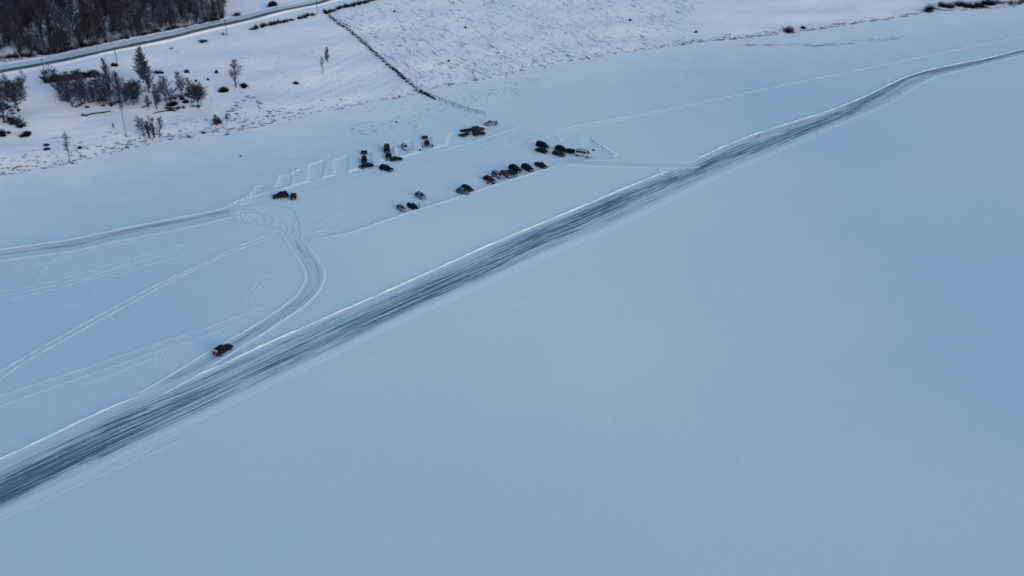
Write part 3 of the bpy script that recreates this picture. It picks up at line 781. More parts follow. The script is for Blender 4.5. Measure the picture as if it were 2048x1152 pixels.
    if roofbox:
        m = MB(); rings = [[(x, y * k, zt + .07 + z * k) for y, z in ((-.38, .0), (.38, .0), (.36, .22), (.2, .30), (-.2, .30), (-.36, .22))] for x, k in ((-1.1 + .0, .6), (-.9, 1), (.4, 1), (.8, .55))]
        m.loft(rings); m.build('roof_box', 'trim', root, True)
    return root, ang, g

def trailer(name, px, py, d, label, L=3.6, W=2.0, kind='flat', ramps=False, mat='trailer_deck', group='trailers on the snow lot'):
    c = at(px, py + 2); c2 = at(px + d[0], py + 2 + d[1]); ang = math.atan2(c2[1] - c[1], c2[0] - c[0])
    root = empty(name, (c[0], c[1], ground_h(c[0], c[1])), ang); tag(root, label, 'trailer', group)
    a = L / 2
    m = MB(); m.box((0, 0, .50), (L, W * .84, .10)); m.build('deck', mat, root)
    if kind == 'flat':
        for s in (-1, 1):
            m = MB(); m.box((0, s * (W / 2 - .06), .66), (L, .06, .26)); m.build('side_board', 'steel', root)
            m = MB(); m.box((0, s * (W / 2 - .12), .60), (1.5, .30, .05)); m.box((-.76, s * (W / 2 - .12), .50), (.05, .30, .22)); m.box((.76, s * (W / 2 - .12), .50), (.05, .30, .22)); m.build('mudguard', 'trim', root)
        m = MB(); m.box((a - .04, 0, .72), (.07, W * .84, .4)); m.build('front_board', 'steel', root)
    else:
        m = MB(); m.loft([[(x, y * k, z) for y, z in ((-.82, .56), (.82, .56), (.84, 1.15), (.70, 1.42), (.3, 1.52), (-.3, 1.52), (-.70, 1.42), (-.84, 1.15))] for x, k in ((-a, .96), (-a + .12, 1), (a - .15, 1), (a, .92))])
        m.build('canopy', 'trim', root, False)
    m = MB(); m.tube((a, .5, .45), (a + 1.15, 0, .45), .05, .05, 6); m.tube((a, -.5, .45), (a + 1.15, 0, .45), .05, .05, 6); m.box((a + 1.2, 0, .47), (.25, .12, .12)); m.build('drawbar', 'steel', root)
    for sx in ((-.42, .42) if L > 3 else (0,)):
        for s in (-1, 1): wheel(root, sx, s * (W / 2 - .10), .29, .2)
    for s in (-1, 1):
        m = MB(); m.box((-a - .03, s * W * .38, .48), (.06, .25, .12)); m.build('tail_light', 'lamp_red', root)
    m = MB(); m.box((-a - .045, .15, .49), (.03, .45, .11)); m.build('number_plate', 'plate_white', root)
    if ramps:
        for s in (-1, 1):
            m = MB(); y = s * .62
            m.add([(-a, y - .17, .55), (-a, y + .17, .55), (-a - 1.9, y + .17, .02), (-a - 1.9, y - .17, .02), (-a, y - .17, .47), (-a, y + .17, .47), (-a - 1.85, y + .17, -.03), (-a - 1.85, y - .17, -.03)],
                  [(0, 3, 2, 1), (4, 5, 6, 7), (0, 1, 5, 4), (1, 2, 6, 5), (2, 3, 7, 6), (3, 0, 4, 7)])
            m.build('ramp', 'steel', root)
    return root

NR = (20, 8.5)
vehicle('driving_car', 'suv', 'paint_black', 447, 701, (36, -23), 'black SUV driving alone along the access track beside the ice road', group=None, rails=True, sky_reflect=True)
vehicle('parked_car', 'suv', 'paint_black', 561, 391, (-30, 4.5), 'black SUV at the left end of the lot, bonnet to the left', rails=True)
vehicle('parked_car', 'hatchback', 'paint_black', 587, 391, (.6, -10), 'small black hatchback seen end-on just right of the leftmost SUV')
vehicle('parked_car', 'suv', 'paint_navy', 728.5, 320, (-.3, 8), 'dark car with a trailer behind it, end-on in the stall left of the tall van', scale=.97)
trailer('car_trailer', 728.5, 304, (-.1, 8), 'flat dark trailer hitched behind the end-on dark car in its stall', 3.2)
vehicle('parked_car', 'sedan', 'paint_black', 732.5, 330.5, (-26, 4.5), 'low black car parked across the nose of the end-on dark car')
vehicle('parked_van', 'van', 'paint_black', 774, 297, (-.6, -8), 'tall black van end-on at the back of a stall', 'van')
trailer('car_trailer', 777, 311, (-.6, -8), 'dark flat trailer with two ramps lowered behind the tall black van', 3.4, ramps=True)
vehicle('parked_car', 'sedan', 'paint_black', 792.5, 316.5, (20, -3), 'low black car beside the ramps of the flat trailer', scale=.92)
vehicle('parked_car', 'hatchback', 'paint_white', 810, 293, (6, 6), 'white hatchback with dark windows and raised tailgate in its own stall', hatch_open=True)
vehicle('parked_car', 'hatchback', 'paint_plum', 854, 286.5, (1, 8), 'dark plum car nose to camera in the rightmost occupied stall')
trailer('car_trailer', 850, 274, (1, 8), 'dark flat trailer behind the plum car in the rightmost occupied stall', 3.0)
vehicle('parked_car', 'suv', 'paint_plum', 956, 257.5, (26, -4), 'dark plum SUV of the upper rig at the far edge of the lot')
trailer('car_trailer', 933, 260.5, (26, -4), 'flat trailer of the upper rig at the far edge of the lot', 4.2)
vehicle('parked_car', 'suv', 'paint_black', 958, 266, (26, -4), 'black SUV of the lower rig at the far edge of the lot', scale=.95)
trailer('car_trailer', 928, 269.5, (26, -5), 'narrow flat trailer of the lower rig at the far edge of the lot', 3.6, 1.7)
vehicle('parked_pickup', 'pickup', 'paint_silver', 982, 246, (-26, 3), 'silver grey pickup below the end of the fence', 'pickup', scale=.95)
vehicle('parked_van', 'minivan', 'paint_black', 1085, 290.5, (22, 7), 'black minivan parked alone with a low car, upper of the two', 'van')
vehicle('parked_car', 'sedan', 'paint_black', 1083.5, 300, (22, 5.5), 'low black car tight against the near side of the black minivan')
vehicle('parked_car', 'suv', 'paint_black', 1123, 298, (22, 6), 'black SUV in the cluster left of the white camper van, upper one', rails=True)
vehicle('parked_car', 'wagon', 'paint_plum', 1118, 306.5, (22, 6), 'dark plum estate car in the cluster left of the white camper van, lower one')
trailer('box_trailer', 1141, 303.5, (-18, -3), 'small dark covered trailer between the black SUV and the white camper van', 2.6, 1.7, 'box')
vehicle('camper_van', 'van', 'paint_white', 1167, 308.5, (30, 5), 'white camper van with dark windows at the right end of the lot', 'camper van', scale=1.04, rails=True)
vehicle('parked_pickup', 'pickup', 'paint_green', 1082, 330, (22, 9), 'black pickup at the right end of the near row', 'pickup', scale=.93)
vehicle('parked_car', 'suv', 'paint_black', 1055, 335.5, NR, 'rounded black SUV in the near row, next to the black pickup')
vehicle('parked_car', 'suv', 'paint_black', 1030.5, 338, NR, 'tall boxy black SUV in the middle of the near row', scale=1.06, rails=True)
vehicle('parked_car', 'sedan', 'paint_navy', 1023, 344.5, NR, 'dark saloon half hidden between the boxy SUV and the olive car')
vehicle('parked_car', 'wagon', 'paint_olive', 1012, 347.5, NR, 'olive car with dark windows between the silver and black cars')
vehicle('parked_car', 'minivan', 'paint_silver', 995.5, 350, NR, 'pale silver car with dark windows in the near row', scale=.95)
vehicle('parked_car', 'wagon', 'paint_plum', 979, 357.5, (20, 7), 'dark plum car at the left end of the long near row, tyres beside it', scale=.95)
vehicle('parked_car', 'wagon', 'paint_navy', 935, 376.5, NR, 'dark navy car of a close pair, the farther one')
vehicle('parked_car', 'hatchback', 'paint_grey', 926, 382.5, (20, 7), 'blue grey car of a close pair, the nearer one', scale=1.08)
vehicle('parked_car', 'hatchback', 'paint_bluegrey', 841, 390.5, (20, 11), 'pale blue grey hatchback parked apart in the middle of the lot', scale=1.02)
vehicle('parked_car', 'wagon', 'paint_black', 826, 412, (20, 11.5), 'black car with a patch of snow on its roof, a person at its nose', snow_roof=True, scale=.95)
vehicle('parked_car', 'hatchback', 'paint_bluegrey', 802.5, 415, (18, 12), 'blue grey hatchback at the near left end, left of the snow-roofed car', scale=.9)
vehicle('parked_car', 'suv', 'paint_black', 773, 336.5, (26, 6), 'black SUV standing alone in the lot below the tall van')

def tyre(px, py, label):
    c = at(px, py); g = ground_h(c[0], c[1])
    root = empty('spare_tyre', (c[0], c[1], g)); tag(root, label, 'tyre', 'loose tyres and bags on the lot')
    m = MB(); n = 14; rings = []
    for i in range(n + 1):
        a = 2 * math.pi * i / n
        rings.append([((.27 + .11 * math.cos(b)) * math.cos(a), (.27 + .11 * math.cos(b)) * math.sin(a), .14 + .13 * math.sin(b)) for b in np.linspace(0, 2 * math.pi, 9)[:-1]])
    m.loft(rings, False); m2 = MB()
    for z in (0, .27):
        m2.add([(x, y, zz + z) for x, y, zz in m.v], m.f)
    m2.build('tread', 'rubber', root, True)
    m = MB(); m.tube((0, 0, .05), (0, 0, .40), .17, .17, 12); m.build('rim', 'rim_metal', root)
tyre(1187, 300, 'small dark tyre stack right of the white camper van')
tyre(865, 293, 'small dark tyre stack at the corner of the rightmost stall')
tyre(840.5, 301.5, 'small dark tyre stack at the feet of the person by the stalls')
tyre(986, 369, 'small dark tyre stack in front of the dark plum car of the near row')
tyre(975.5, 366, 'small dark tyre stack beside the near side of the plum car')

# ------------------------------------------------------------------ people
def person(px, py, face, label, pose):
    c = at(px, py); g = ground_h(c[0], c[1])
    J = {'pelvis': (0, 0, .95, .125), 'waist': (.01, 0, 1.10, .12), 'chest': (.02, 0, 1.32, .15), 'neck': (.02, 0, 1.50, .062), 'head0': (.035, 0, 1.60, .085), 'head1': (.04, 0, 1.72, .082)}
    E = [('pelvis', 'waist'), ('waist', 'chest'), ('chest', 'neck'), ('neck', 'head0'), ('head0', 'head1')]
    lean = pose.get('lean', 0)
    for s, n in ((1, 'l'), (-1, 'r')):
        st = pose.get('step', 0) * s
        J['hip' + n] = (0, s * .10, .88, .10); J['knee' + n] = (.05 + st * .5, s * .12, .49, .065); J['ankle' + n] = (-.02 + st, s * .13, .09, .048); J['toe' + n] = (.17 + st, s * .15, .045, .042)
        J['sh' + n] = (.02, s * .19, 1.42, .072); r = pose.get('reach', (0, 0))[0 if s > 0 else 1]
        J['elb' + n] = (.02 + r * .20, s * .26, 1.14 + r * .10, .05); J['wr' + n] = (.08 + r * .42, s * .25, .90 + r * .32, .032); J['palm' + n] = (.10 + r * .49, s * .24, .83 + r * .34, .030)
        E += [('pelvis', 'hip' + n), ('hip' + n, 'knee' + n), ('knee' + n, 'ankle' + n), ('ankle' + n, 'toe' + n), ('chest', 'sh' + n), ('sh' + n, 'elb' + n), ('elb' + n, 'wr' + n), ('wr' + n, 'palm' + n)]
        for q, (dy, ln) in enumerate(((-.027, .060), (-.009, .072), (.009, .068), (.027, .052))):
            k = 'f%s%d' % (n, q); px_, py_, pz_, _ = J['palm' + n]
            J[k + 'a'] = (px_ + .012 + r * .03, py_ + dy, pz_ - ln * .55 * (1 - .6 * r), .0095); J[k + 'b'] = (px_ + .030 + r * .05, py_ + dy, pz_ - ln * (1.0 - .6 * r), .0085)
            E += [('palm' + n, k + 'a'), (k + 'a', k + 'b')]
        px_, py_, pz_, _ = J['wr' + n]
        J['t' + n] = (px_ + .045, py_ - s * .03, pz_ - .045, .011); E += [('wr' + n, 't' + n)]
    if lean:
        for k, (x, y, z, r_) in list(J.items()):
            if z > .95 or k.startswith(('elb', 'wr', 'palm', 'f', 't')) and not k.startswith('toe'):
                dz = z - .95; J[k] = (x * math.cos(lean) + dz * math.sin(lean), y, .95 + dz * math.cos(lean) - x * math.sin(lean), r_)
    keys = list(J); me = bpy.data.meshes.new('person'); me.from_pydata([J[k][:3] for k in keys], [(keys.index(a), keys.index(b)) for a, b in E], [])
    o = bpy.data.objects.new('person', me); col.objects.link(o)
    sk = o.modifiers.new('s', 'SKIN'); sk.use_smooth_shade = True
    for i, k in enumerate(keys):
        r_ = J[k][3]; sv_ = me.skin_vertices[0].data[i]; sv_.radius = (r_, r_ * (1.25 if k in ('chest', 'waist', 'pelvis') else 1)); sv_.use_root = k == 'pelvis'
    ss = o.modifiers.new('u', 'SUBSURF'); ss.levels = 1; ss.render_levels = 1
    dg = bpy.context.evaluated_depsgraph_get(); ev = bpy.data.meshes.new_from_object(o.evaluated_get(dg))
    o.modifiers.clear(); o.data = ev; ev.materials.clear()
    for mm in ('cloth_dark', 'skin', 'trim', 'hair'): ev.materials.append(MATS[mm])
    hx, hy, hz, _ = J['head0']
    for p in ev.polygons:
        q = p.center; up = q.z > J['neck'][2] + .03 and abs(q.y) < .12
        hand = min(abs(q.z - J['palml'][2]) + abs(q.x - J['palml'][0]), abs(q.z - J['palmr'][2]) + abs(q.x - J['palmr'][0])) < .07 and abs(q.y) > .18
        p.material_index = 1 if up or hand else (2 if q.z < .13 else 0); p.use_smooth = True
    o.location = (c[0], c[1], g); o.rotation_euler = (0, 0, face)
    tag(o, label, 'person')
    # knitted hat, face details
    hx, hz = (J['head0'][0] + J['head1'][0]) / 2, (J['head0'][2] + J['head1'][2]) / 2
    m = MB(); m.loft([[(hx - .01 + r_ * math.cos(a), r_ * .92 * math.sin(a), hz + z) for a in np.linspace(0, 6.283, 13)[:-1]] for r_, z in ((.105, .0), (.112, .05), (.095, .11), (.04, .145))])
    m.build('hat', 'trim', o, True)
    m = MB(); m.loft([[(hx + .082 + x, y, hz + z) for y, z in ((-.014, -.035), (.014, -.035), (.008, .005), (-.008, .005))] for x in (-.01, .026)]); m.build('nose', 'skin', o)
    for s in (-1, 1):
        m = MB(); m.box((hx + .088, s * .031, hz + .005), (.012, .022, .012)); m.build('eye', 'hair', o)
        m = MB(); m.box((hx, s * .088, hz - .01), (.035, .02, .055)); m.build('ear', 'skin', o)
    m = MB(); m.box((hx + .083, 0, hz - .055), (.012, .045, .010)); m.build('mouth', 'lamp_red', o)
person(839, 417, R(200), 'person in dark clothes standing at the nose of the snow-roofed black car', dict(step=.10, reach=(.6, .2), lean=.12))
person(845, 299, R(-60), 'person in dark clothes standing by the mouth of the stalls', dict(step=.14, reach=(.1, .4), lean=.05))

# ------------------------------------------------------------------ trees and shrubs
def grow(seed, H=11, crown=.32, up=.9, spread=.5, nb=26, depth=2, lean=.02, trunks=1, dense=1.0, low=.15, r0=.14):
    r = np.random.default_rng(seed); T = MB(); C = MB()
    def limb(mb, p, d, L, rad, k, lev):
        n = 3 if lev < 2 else 2
        q = p.copy(); dd = d.copy(); pts = [q.copy()]
        for i in range(n):
            dd = dd + r.normal(0, .13 + .05 * lev, 3) + np.array([0, 0, .12 * up]); dd /= np.linalg.norm(dd)
            nq = q + dd * L / n; ra = rad * (1 - i / n * .6); rb = rad * (1 - (i + 1) / n * .6)
            mb.tube(q, nq, ra, rb, 4 if lev == 0 else 3, False); q = nq; pts.append(q.copy())
        if lev < depth:
            m = int(round((6 if lev == 0 else 5) * dense))
            for _ in range(m):
                f = r.uniform(.2, 1); i = min(n - 1, int(f * n)); b = pts[i] + (pts[i + 1] - pts[i]) * (f * n - i)
                nd = dd * .55 + r.normal(0, .55, 3) + np.array([0, 0, .25 * up]); nd /= np.linalg.norm(nd)
                limb(mb, b, nd, L * r.uniform(.35, .6) * (1.1 - .4 * f), max(.02, rad * .55), k, lev + 1)
    for t in range(trunks):
        a = r.uniform(0, 6.28); off_ = np.array([math.cos(a), math.sin(a), 0]) * (0 if t == 0 else r.uniform(.05, .16))
        h = H * (1 if t == 0 else r.uniform(.6, .95)); p = off_ - np.array([0, 0, .3]); d = np.array([r.normal(0, lean), r.normal(0, lean), 1]) + off_ * .9; d /= np.linalg.norm(d)
        pts = [p.copy()]; n = 8
        for i in range(n):
            d = d + r.normal(0, .035, 3); d /= np.linalg.norm(d); nq = pts[-1] + d * h / n
            T.tube(pts[-1], nq, r0 * (1 - i / n) + .02, r0 * (1 - (i + 1) / n) + .02, 6, i in (0, n - 1)); pts.append(nq)
        for j in range(int(nb / trunks)):
            f = low + (1 - low) * r.uniform(0, 1) ** .9; i = min(n - 1, int(f * n)); b = pts[i] + (pts[i + 1] - pts[i]) * (f * n - i)
            az = r.uniform(0, 6.28); s = spread * r.uniform(.7, 1.3); nd = np.array([math.cos(az) * s, math.sin(az) * s, up * .8 + .15]); nd /= np.linalg.norm(nd)
            g_ = (f - low) / (1 - low); shape = math.sin(math.pi * min(1, .25 + g_ * .72)) ** .7 if low > .2 else min(1.0, .45 + 2.2 * g_) * (1.12 - g_) ** .75
            limb(C, b, nd, h * crown * shape * r.uniform(.7, 1.15), .05 + .04 * (1 - f), j, 0)
    return T, C
TREES = {}
def tree_kind(k, mat='twig', **kw):
    T, C = grow(**kw); TREES[k] = (T.mesh('trunk', 'bark'), C.mesh('crown', mat), kw.get('H', 11))
tree_kind('birch', seed=1, H=12, crown=.40, spread=.75, up=.9, nb=52, low=.07)
tree_kind('birch2', seed=2, H=12, crown=.38, spread=.8, up=.85, nb=52, mat='twig_frost', low=.07)
tree_kind('birch3', seed=3, H=12, crown=.42, spread=.85, up=.65, nb=49, low=.07)
tree_kind('aspen', seed=4, H=12, crown=.30, spread=.7, up=.9, nb=45, mat='twig_frost', low=.07)
tree_kind('clump', seed=5, H=10, crown=.30, spread=.4, up=1.1, nb=63, trunks=5, lean=.08, r0=.09)
tree_kind('willow', seed=6, H=7, crown=.55, spread=.9, up=.55, nb=59, trunks=3, lean=.15, low=.05, r0=.11)
tree_kind('round', seed=7, H=8, crown=.48, spread=.9, up=.6, nb=77, low=.28, dense=1.3)
tree_kind('thin', seed=8, H=13, crown=.16, spread=1.0, up=.35, nb=45, low=.3, r0=.13)
tree_kind('pole', seed=9, H=13, crown=.07, spread=1.0, up=.5, nb=21, low=.75, r0=.12)
tree_kind('dense2', mat='twig_brown', seed=12, H=14, crown=.32, spread=.8, up=.7, nb=100, low=.08, dense=1.2, r0=.18)
tree_kind('dense', seed=10, H=15, crown=.30, spread=.8, up=.6, nb=112, low=.10, dense=1.25, r0=.2)
tree_kind('sapling', seed=11, H=6, crown=.26, spread=.7, up=.6, nb=38, low=.2, r0=.06)
def tree(k, px, py, hpx, label, group='bare trees on the slope', sx=1.0, name='bare_tree', tilt=0):
    c = at(px, py) if py is not None else np.array([px[0], px[1], px[2]])
    root = empty(name, tuple(c - np.array([0, 0, .05])), random.uniform(0, 6.28))
    T, C, Hh = TREES[k]
    if hpx is not None:
        # height in metres from its height in the photo
        dist = c[1] * math.cos(R(PITCH)) + (CAM_H - c[2]) * math.sin(R(PITCH)); hm = hpx * dist / FPX * 1.04
    else: hm = tilt
    s = hm / Hh; sx = sx * (1.0 if k in ('thin', 'pole', 'dense') else 1.28) if hpx is not None else sx; root.scale = (s * sx, s * sx, s)
    tag(root, label, 'tree', group)
    link('trunk', T, root); link('crown', C, root)
    return root
ISO = [('willow', 42, 177, 35, .8, 'small bare tree below the country road at the far left'), ('willow', 92, 164, 36, .8, 'bare branching tree at the left end of the dark thicket'),
       ('birch', 8, 246, 80, 1.0, 'tall bare tree at the left edge of the picture'), ('round', 38, 224, 58, .9, 'bare tree right behind the brown brush heap at the left edge'), ('birch3', 16, 205, 55, .8, 'slim bare tree behind the tall one at the left edge'),
       ('birch', 122, 200, 62, 1.1, 'leftmost tree of the copse, dark and upright'), ('birch3', 146, 214, 60, 1.1, 'copse tree with a thick foot, second from the left'),
       ('birch2', 134, 192, 50, 1.1, 'greyish tree at the back left of the copse'), ('birch', 163, 208, 62, 1.0, 'copse tree with twin dark stems'), ('aspen', 170, 207, 66, 1.0, 'tall straight dark stem in the middle of the copse'),
       ('birch2', 179, 206, 55, 1.1, 'grey bare tree just right of the tall straight stem'), ('clump', 188, 204, 48, 1.0, 'many-stemmed bare tree at the front of the copse'), ('birch2', 196, 190, 52, 1.2, 'frosted tree in the middle of the copse'),
       ('dense', 219, 187, 68, .8, 'tall reddish dark tree rising above the copse'), ('birch', 214, 207, 58, 1.0, 'copse tree with a short thick dark foot'), ('birch2', 205, 202, 44, 1.1, 'low grey tree beside the short thick trunk'),
       ('aspen', 238, 186, 42, 1.1, 'slender frosted tree right of the reddish one'), ('birch3', 245, 215, 70, 1.0, 'leaning bare tree at the front right of the copse'), ('round', 268, 210, 42, 1.1, 'rounded low tree right of the leaning tree'),
       ('dense', 287, 166, 70, 1.0, 'largest dark tree, back one of the pair above the copse'), ('dense', 298, 186, 78, .8, 'largest dark tree, front one of the pair above the copse'),
       ('sapling', 298, 219, 30, 1.2, 'small sapling in the gap right of the copse'), ('clump', 313, 218, 44, .9, 'group of slim stems right of the small sapling'), ('birch', 318, 210, 42, .9, 'grey upright tree behind the slim stems'),
       ('birch2', 334, 205, 42, 1.2, 'pale twiggy tree left of the low dark shrub'), ('birch2', 343, 206, 54, 1.2, 'bluish bare tree growing out of the low dark shrub'), ('birch', 364, 192, 48, 1.0, 'slim tree behind the dark round shrub'),
       ('birch2', 378, 196, 38, 1.1, 'thin grey tree just left of the dense round-headed tree'), ('round', 398, 216, 44, 1.0, 'dense round-headed tree at the right end of the copse'), ('birch3', 388, 202, 36, 1.0, 'small dark tree tucked behind the round-headed tree'),
       ('pole', 253, 273, 66, 1.0, 'bare pole-like trunk standing on the shore'), ('thin', 139, 326, 64, 1.0, 'solitary thin tree with sparse side branches near the ice'),
       ('thin', 280, 278, 48, 1.0, 'leftmost leaning stem of the shore clump'), ('birch3', 289, 275, 38, .9, 'forked small tree in the shore clump'), ('clump', 299, 277, 42, 1.1, 'many-stemmed tree in the middle of the shore clump'),
       ('clump', 309, 276, 48, .9, 'tallest stems of the shore clump'), ('birch2', 319, 275, 40, 1.0, 'rightmost tree of the shore clump'),
       ('birch2', 472, 176, 58, 1.0, 'lone frosted birch with a narrow crown between two dark bushes'), ('thin', 645, 149, 38, .9, 'thin lone tree in the open field, front one of two'), ('dense', 655, 125, 30, .9, 'small dark tree in the open field, back one of two'),
       ('sapling', 433, 250, 24, 1.3, 'small dark sapling on the shore bank'), ('sapling', 228, 258, 14, 1.0, 'tiny sapling above the shore bank')]
for k, px, py, h, sx, lab in ISO: tree(k, px, py, h, lab, sx=sx)

# the dense wood beyond the road
WOOD = [(-60, 118), (0, 112), (60, 112), (130, 103), (200, 88), (232, 80), (300, 66), (350, 57), (400, 46), (446, 37), (455, 20), (452, -25), (-60, -25)]
wood_labels = ['bare dark tree in the dense wood beyond the country road', 'frosted grey tree in the dense wood beyond the country road']
wp = np.array(WOOD, float); kinds = ['birch', 'birch2', 'birch3', 'aspen', 'clump', 'dense', 'dense2', 'dense2', 'birch3']
def wood_ok(x, y):
    if not inside(np.array([x]), np.array([y]), wp)[0]: return False
    for cx, cy, rx, ry in ((20, 103, 16, 9), (75, 72, 9, 12), (145, 8, 32, 14), (180, 22, 12, 14), (55, 9, 22, 6), (15, 5, 8, 6)):
        if ((x - cx) / rx) ** 2 + ((y - cy) / ry) ** 2 < 1: return False
    return True
placed = 0; tries = 0; cand = []
while placed < 262 and tries < 9000:
    tries += 1; x = random.uniform(-55, 452); y = random.uniform(-22, 114) if random.random() < .78 else np.interp(x, [-60, 130, 232, 350, 446], [112, 100, 79, 55, 35]) - random.uniform(0, 8)
    if not wood_ok(x, y): continue
    md = 5.6
    if any((x - a) ** 2 + ((y - b) * 2) ** 2 < md * md for a, b in cand): continue
    cand.append((x, y)); placed += 1
    k = random.choice(kinds)
    if x > 250 and random.random() < .45: k = random.choice(['birch2', 'aspen'])
    fr = TREES[k][1].materials[0].name == 'twig_frost'
    edge = np.interp(x, [-60, 130, 232, 350, 446], [112, 100, 79, 55, 35]) - y
    hm = random.uniform(6, 10) if edge < 8 else random.uniform(10, 16)
    lab = wood_labels[1] if fr else 'brownish bare tree with a dense crown in the wood beyond the country road' if k == 'dense2' else wood_labels[0]
    tree(k, tuple(at(x, y)), None, None, lab, 'trees of the dense wood', sx=random.uniform(1.0, 1.35), tilt=hm, name='wood_tree')

def shrub_mesh(seed, n=260, w=1.0, h=1.0, mat='shrub_dark', leaf=0):
    r = np.random.default_rng(seed); m = MB()
    cs = [(r.uniform(-.5, .5), r.uniform(-.4, .4), r.uniform(.45, 1.0)) for _ in range(5)]
    for _ in range(n):
        cx, cy, ch = cs[int(r.integers(5))]
        a = r.uniform(0, 6.28); q = r.uniform(0, 1) ** .6; b = np.array([cx + math.cos(a) * q * .25 * w, cy + math.sin(a) * q * .25 * w, -.05])
        d = np.array([math.cos(a) * q * .42 * w, math.sin(a) * q * .42 * w, h * ch * r.uniform(.4, 1.15) * (1 - .4 * q * q)])
        mid = b + d * .5 + r.normal(0, .05, 3); e = b + d + r.normal(0, .06, 3)
        m.tube(b, mid, .020, .014, 3, False); m.tube(mid, e, .014, .007, 3, False)
        for _k in range(2):
            s_ = mid + (e - mid) * r.uniform(0, 1); m.tube(s_, s_ + r.normal(0, .12, 3) + np.array([0, 0, .06]), .011, .006, 3, False)
    return m.mesh('branches', mat)
SH = {('d', i): shrub_mesh(40 + i, 150, mat='shrub_dark') for i in range(3)}
SH.update({('b', i): shrub_mesh(50 + i, 130, mat='shrub_brown') for i in range(3)})
SH.update({('s', i): shrub_mesh(60 + i, 60, mat='twig') for i in range(3)})
SH.update({('c', i): shrub_mesh(70 + i, 520, mat='shrub_dark') for i in range(2)})
def shrub(px, py, wpx, hpx, k, label, group=None, name='shrub', ydepth=None):
    c = at(px, py); dist = c[1] * math.cos(R(PITCH)) + (CAM_H - c[2]) * math.sin(R(PITCH)); m = dist / FPX
    n = 3 if k != 'c' else 2
    o = link(name, SH[(k, random.randrange(n))]); o.location = c; o.rotation_euler = (0, 0, random.uniform(0, 6.28))
    ww = wpx * m / 1.9; o.scale = (ww, ww if ydepth is None else ydepth, hpx * m / 1.0)
    if ydepth is not None: o.rotation_euler = (0, 0, 0)
    return tag(o, label, 'shrub', group)
shrub(446, 184, 22, 13, 'c', 'dark round bush left of the lone frosted birch'); shrub(489, 174, 20, 9, 'c', 'dark flat bush right of the lone frosted birch')
shrub(345, 211, 22, 9, 'c', 'low dark shrub at the foot of the bluish tree'); shrub(365, 199, 10, 12, 'c', 'small dark upright shrub right of the bluish tree'); shrub(371, 206, 13, 9, 'c', 'dark round shrub below the small upright shrub')
shrub(230, 132, 13, 9, 'c', 'dark bush at the foot of a utility pole'); shrub(52, 272, 24, 11, 'c', 'dark oval bush on open snow near the left edge'); shrub(2, 272, 20, 18, 'c', 'dark bush cut by the left edge')
shrub(30, 246, 34, 26, 'b', 'brown brush heap under the bare trees at the left edge'); shrub(43, 254, 24, 12, 'd', 'dark tangle of brushwood right of the brown heap')
shrub(474, 33, 20, 9, 'c', 'dark oval bush above the country road, left of two'); shrub(546, 14, 26, 14, 'c', 'dark oval bush above the country road, right of two')
shrub(433, 246, 26, 16, 'd', 'ragged dark shrub beside the shore sapling'); shrub(408, 266, 14, 8, 's', 'faint tuft shrub on the shore bank, left of the ragged one'); shrub(380, 275, 14, 8, 's', 'faint tuft shrub lowest on the shore bank')
shrub(453, 270, 12, 7, 's', 'faint tuft shrub just right of the ragged shrub'); shrub(1580, 64, 34, 18, 'b', 'round bare bush alone on the far shore'); shrub(1607, 57, 12, 6, 'c', 'small dark bush touching the lone bush on the far shore')
shrub(1854, 24, 26, 18, 'd', 'bushy shrub at the left end of the far right thicket'); shrub(406, 84, 24, 7, 'd', 'flat dark bush below the country road, left of a pole'); shrub(448, 70, 10, 10, 's', 'wispy bush touching the foot of a pole')
shrub(343, 98, 12, 5, 's', 'sparse bush below the country road, near the big trees'); shrub(315, 146, 22, 8, 'd', 'dark shrub right of the largest dark tree'); shrub(325, 147, 8, 6, 'c', 'small dark blob bush on open snow right of the big trees')
shrub(275, 168, 6, 6, 'd', 'tiny dark bush below the largest dark tree')
for i in range(13):
    x = 1868 + i * 15 + random.uniform(-4, 4); shrub(x, np.interp(x, [1860, 1950, 2060], [16, 13, 6]) + random.uniform(-5, 2), random.uniform(22, 34), random.uniform(11, 20), random.choice('dbds'), 'bare shrub of the thicket on the far right shore', 'shrubs of the far right thicket')
for i in range(11):
    x = 98 + i * 8.8 + random.uniform(-2, 2); shrub(x, 161 - i * .9 + random.uniform(-2, 3), random.uniform(22, 32), random.uniform(9, 15) if i != 6 else 20, 'c' if i % 4 else 'b', 'dark shrub of the thicket between the copse and the country road', 'shrubs of the dark thicket')
for i in range(15):
    x = 506 + i * 8.6 + random.uniform(-1, 1); 
    if 590 < x < 598: continue
    shrub(x, np.interp(x, [505, 590, 632], [59, 40, 28]) + random.uniform(-1, 1), 15, random.uniform(7, 12), 'd' if i % 3 else 'b', 'dark shrub of the low row under the country road', 'shrub row under the road')
for i in range(15):
    x = 652 + i * 7.6; shrub(x, np.interp(x, [648, 760], [27, -4]) + random.uniform(-2, 2), 16, random.uniform(7, 11), 'd' if i % 2 else 'b', 'dark shrub of the hedge running up from the fence corner', 'hedge beyond the fence corner')
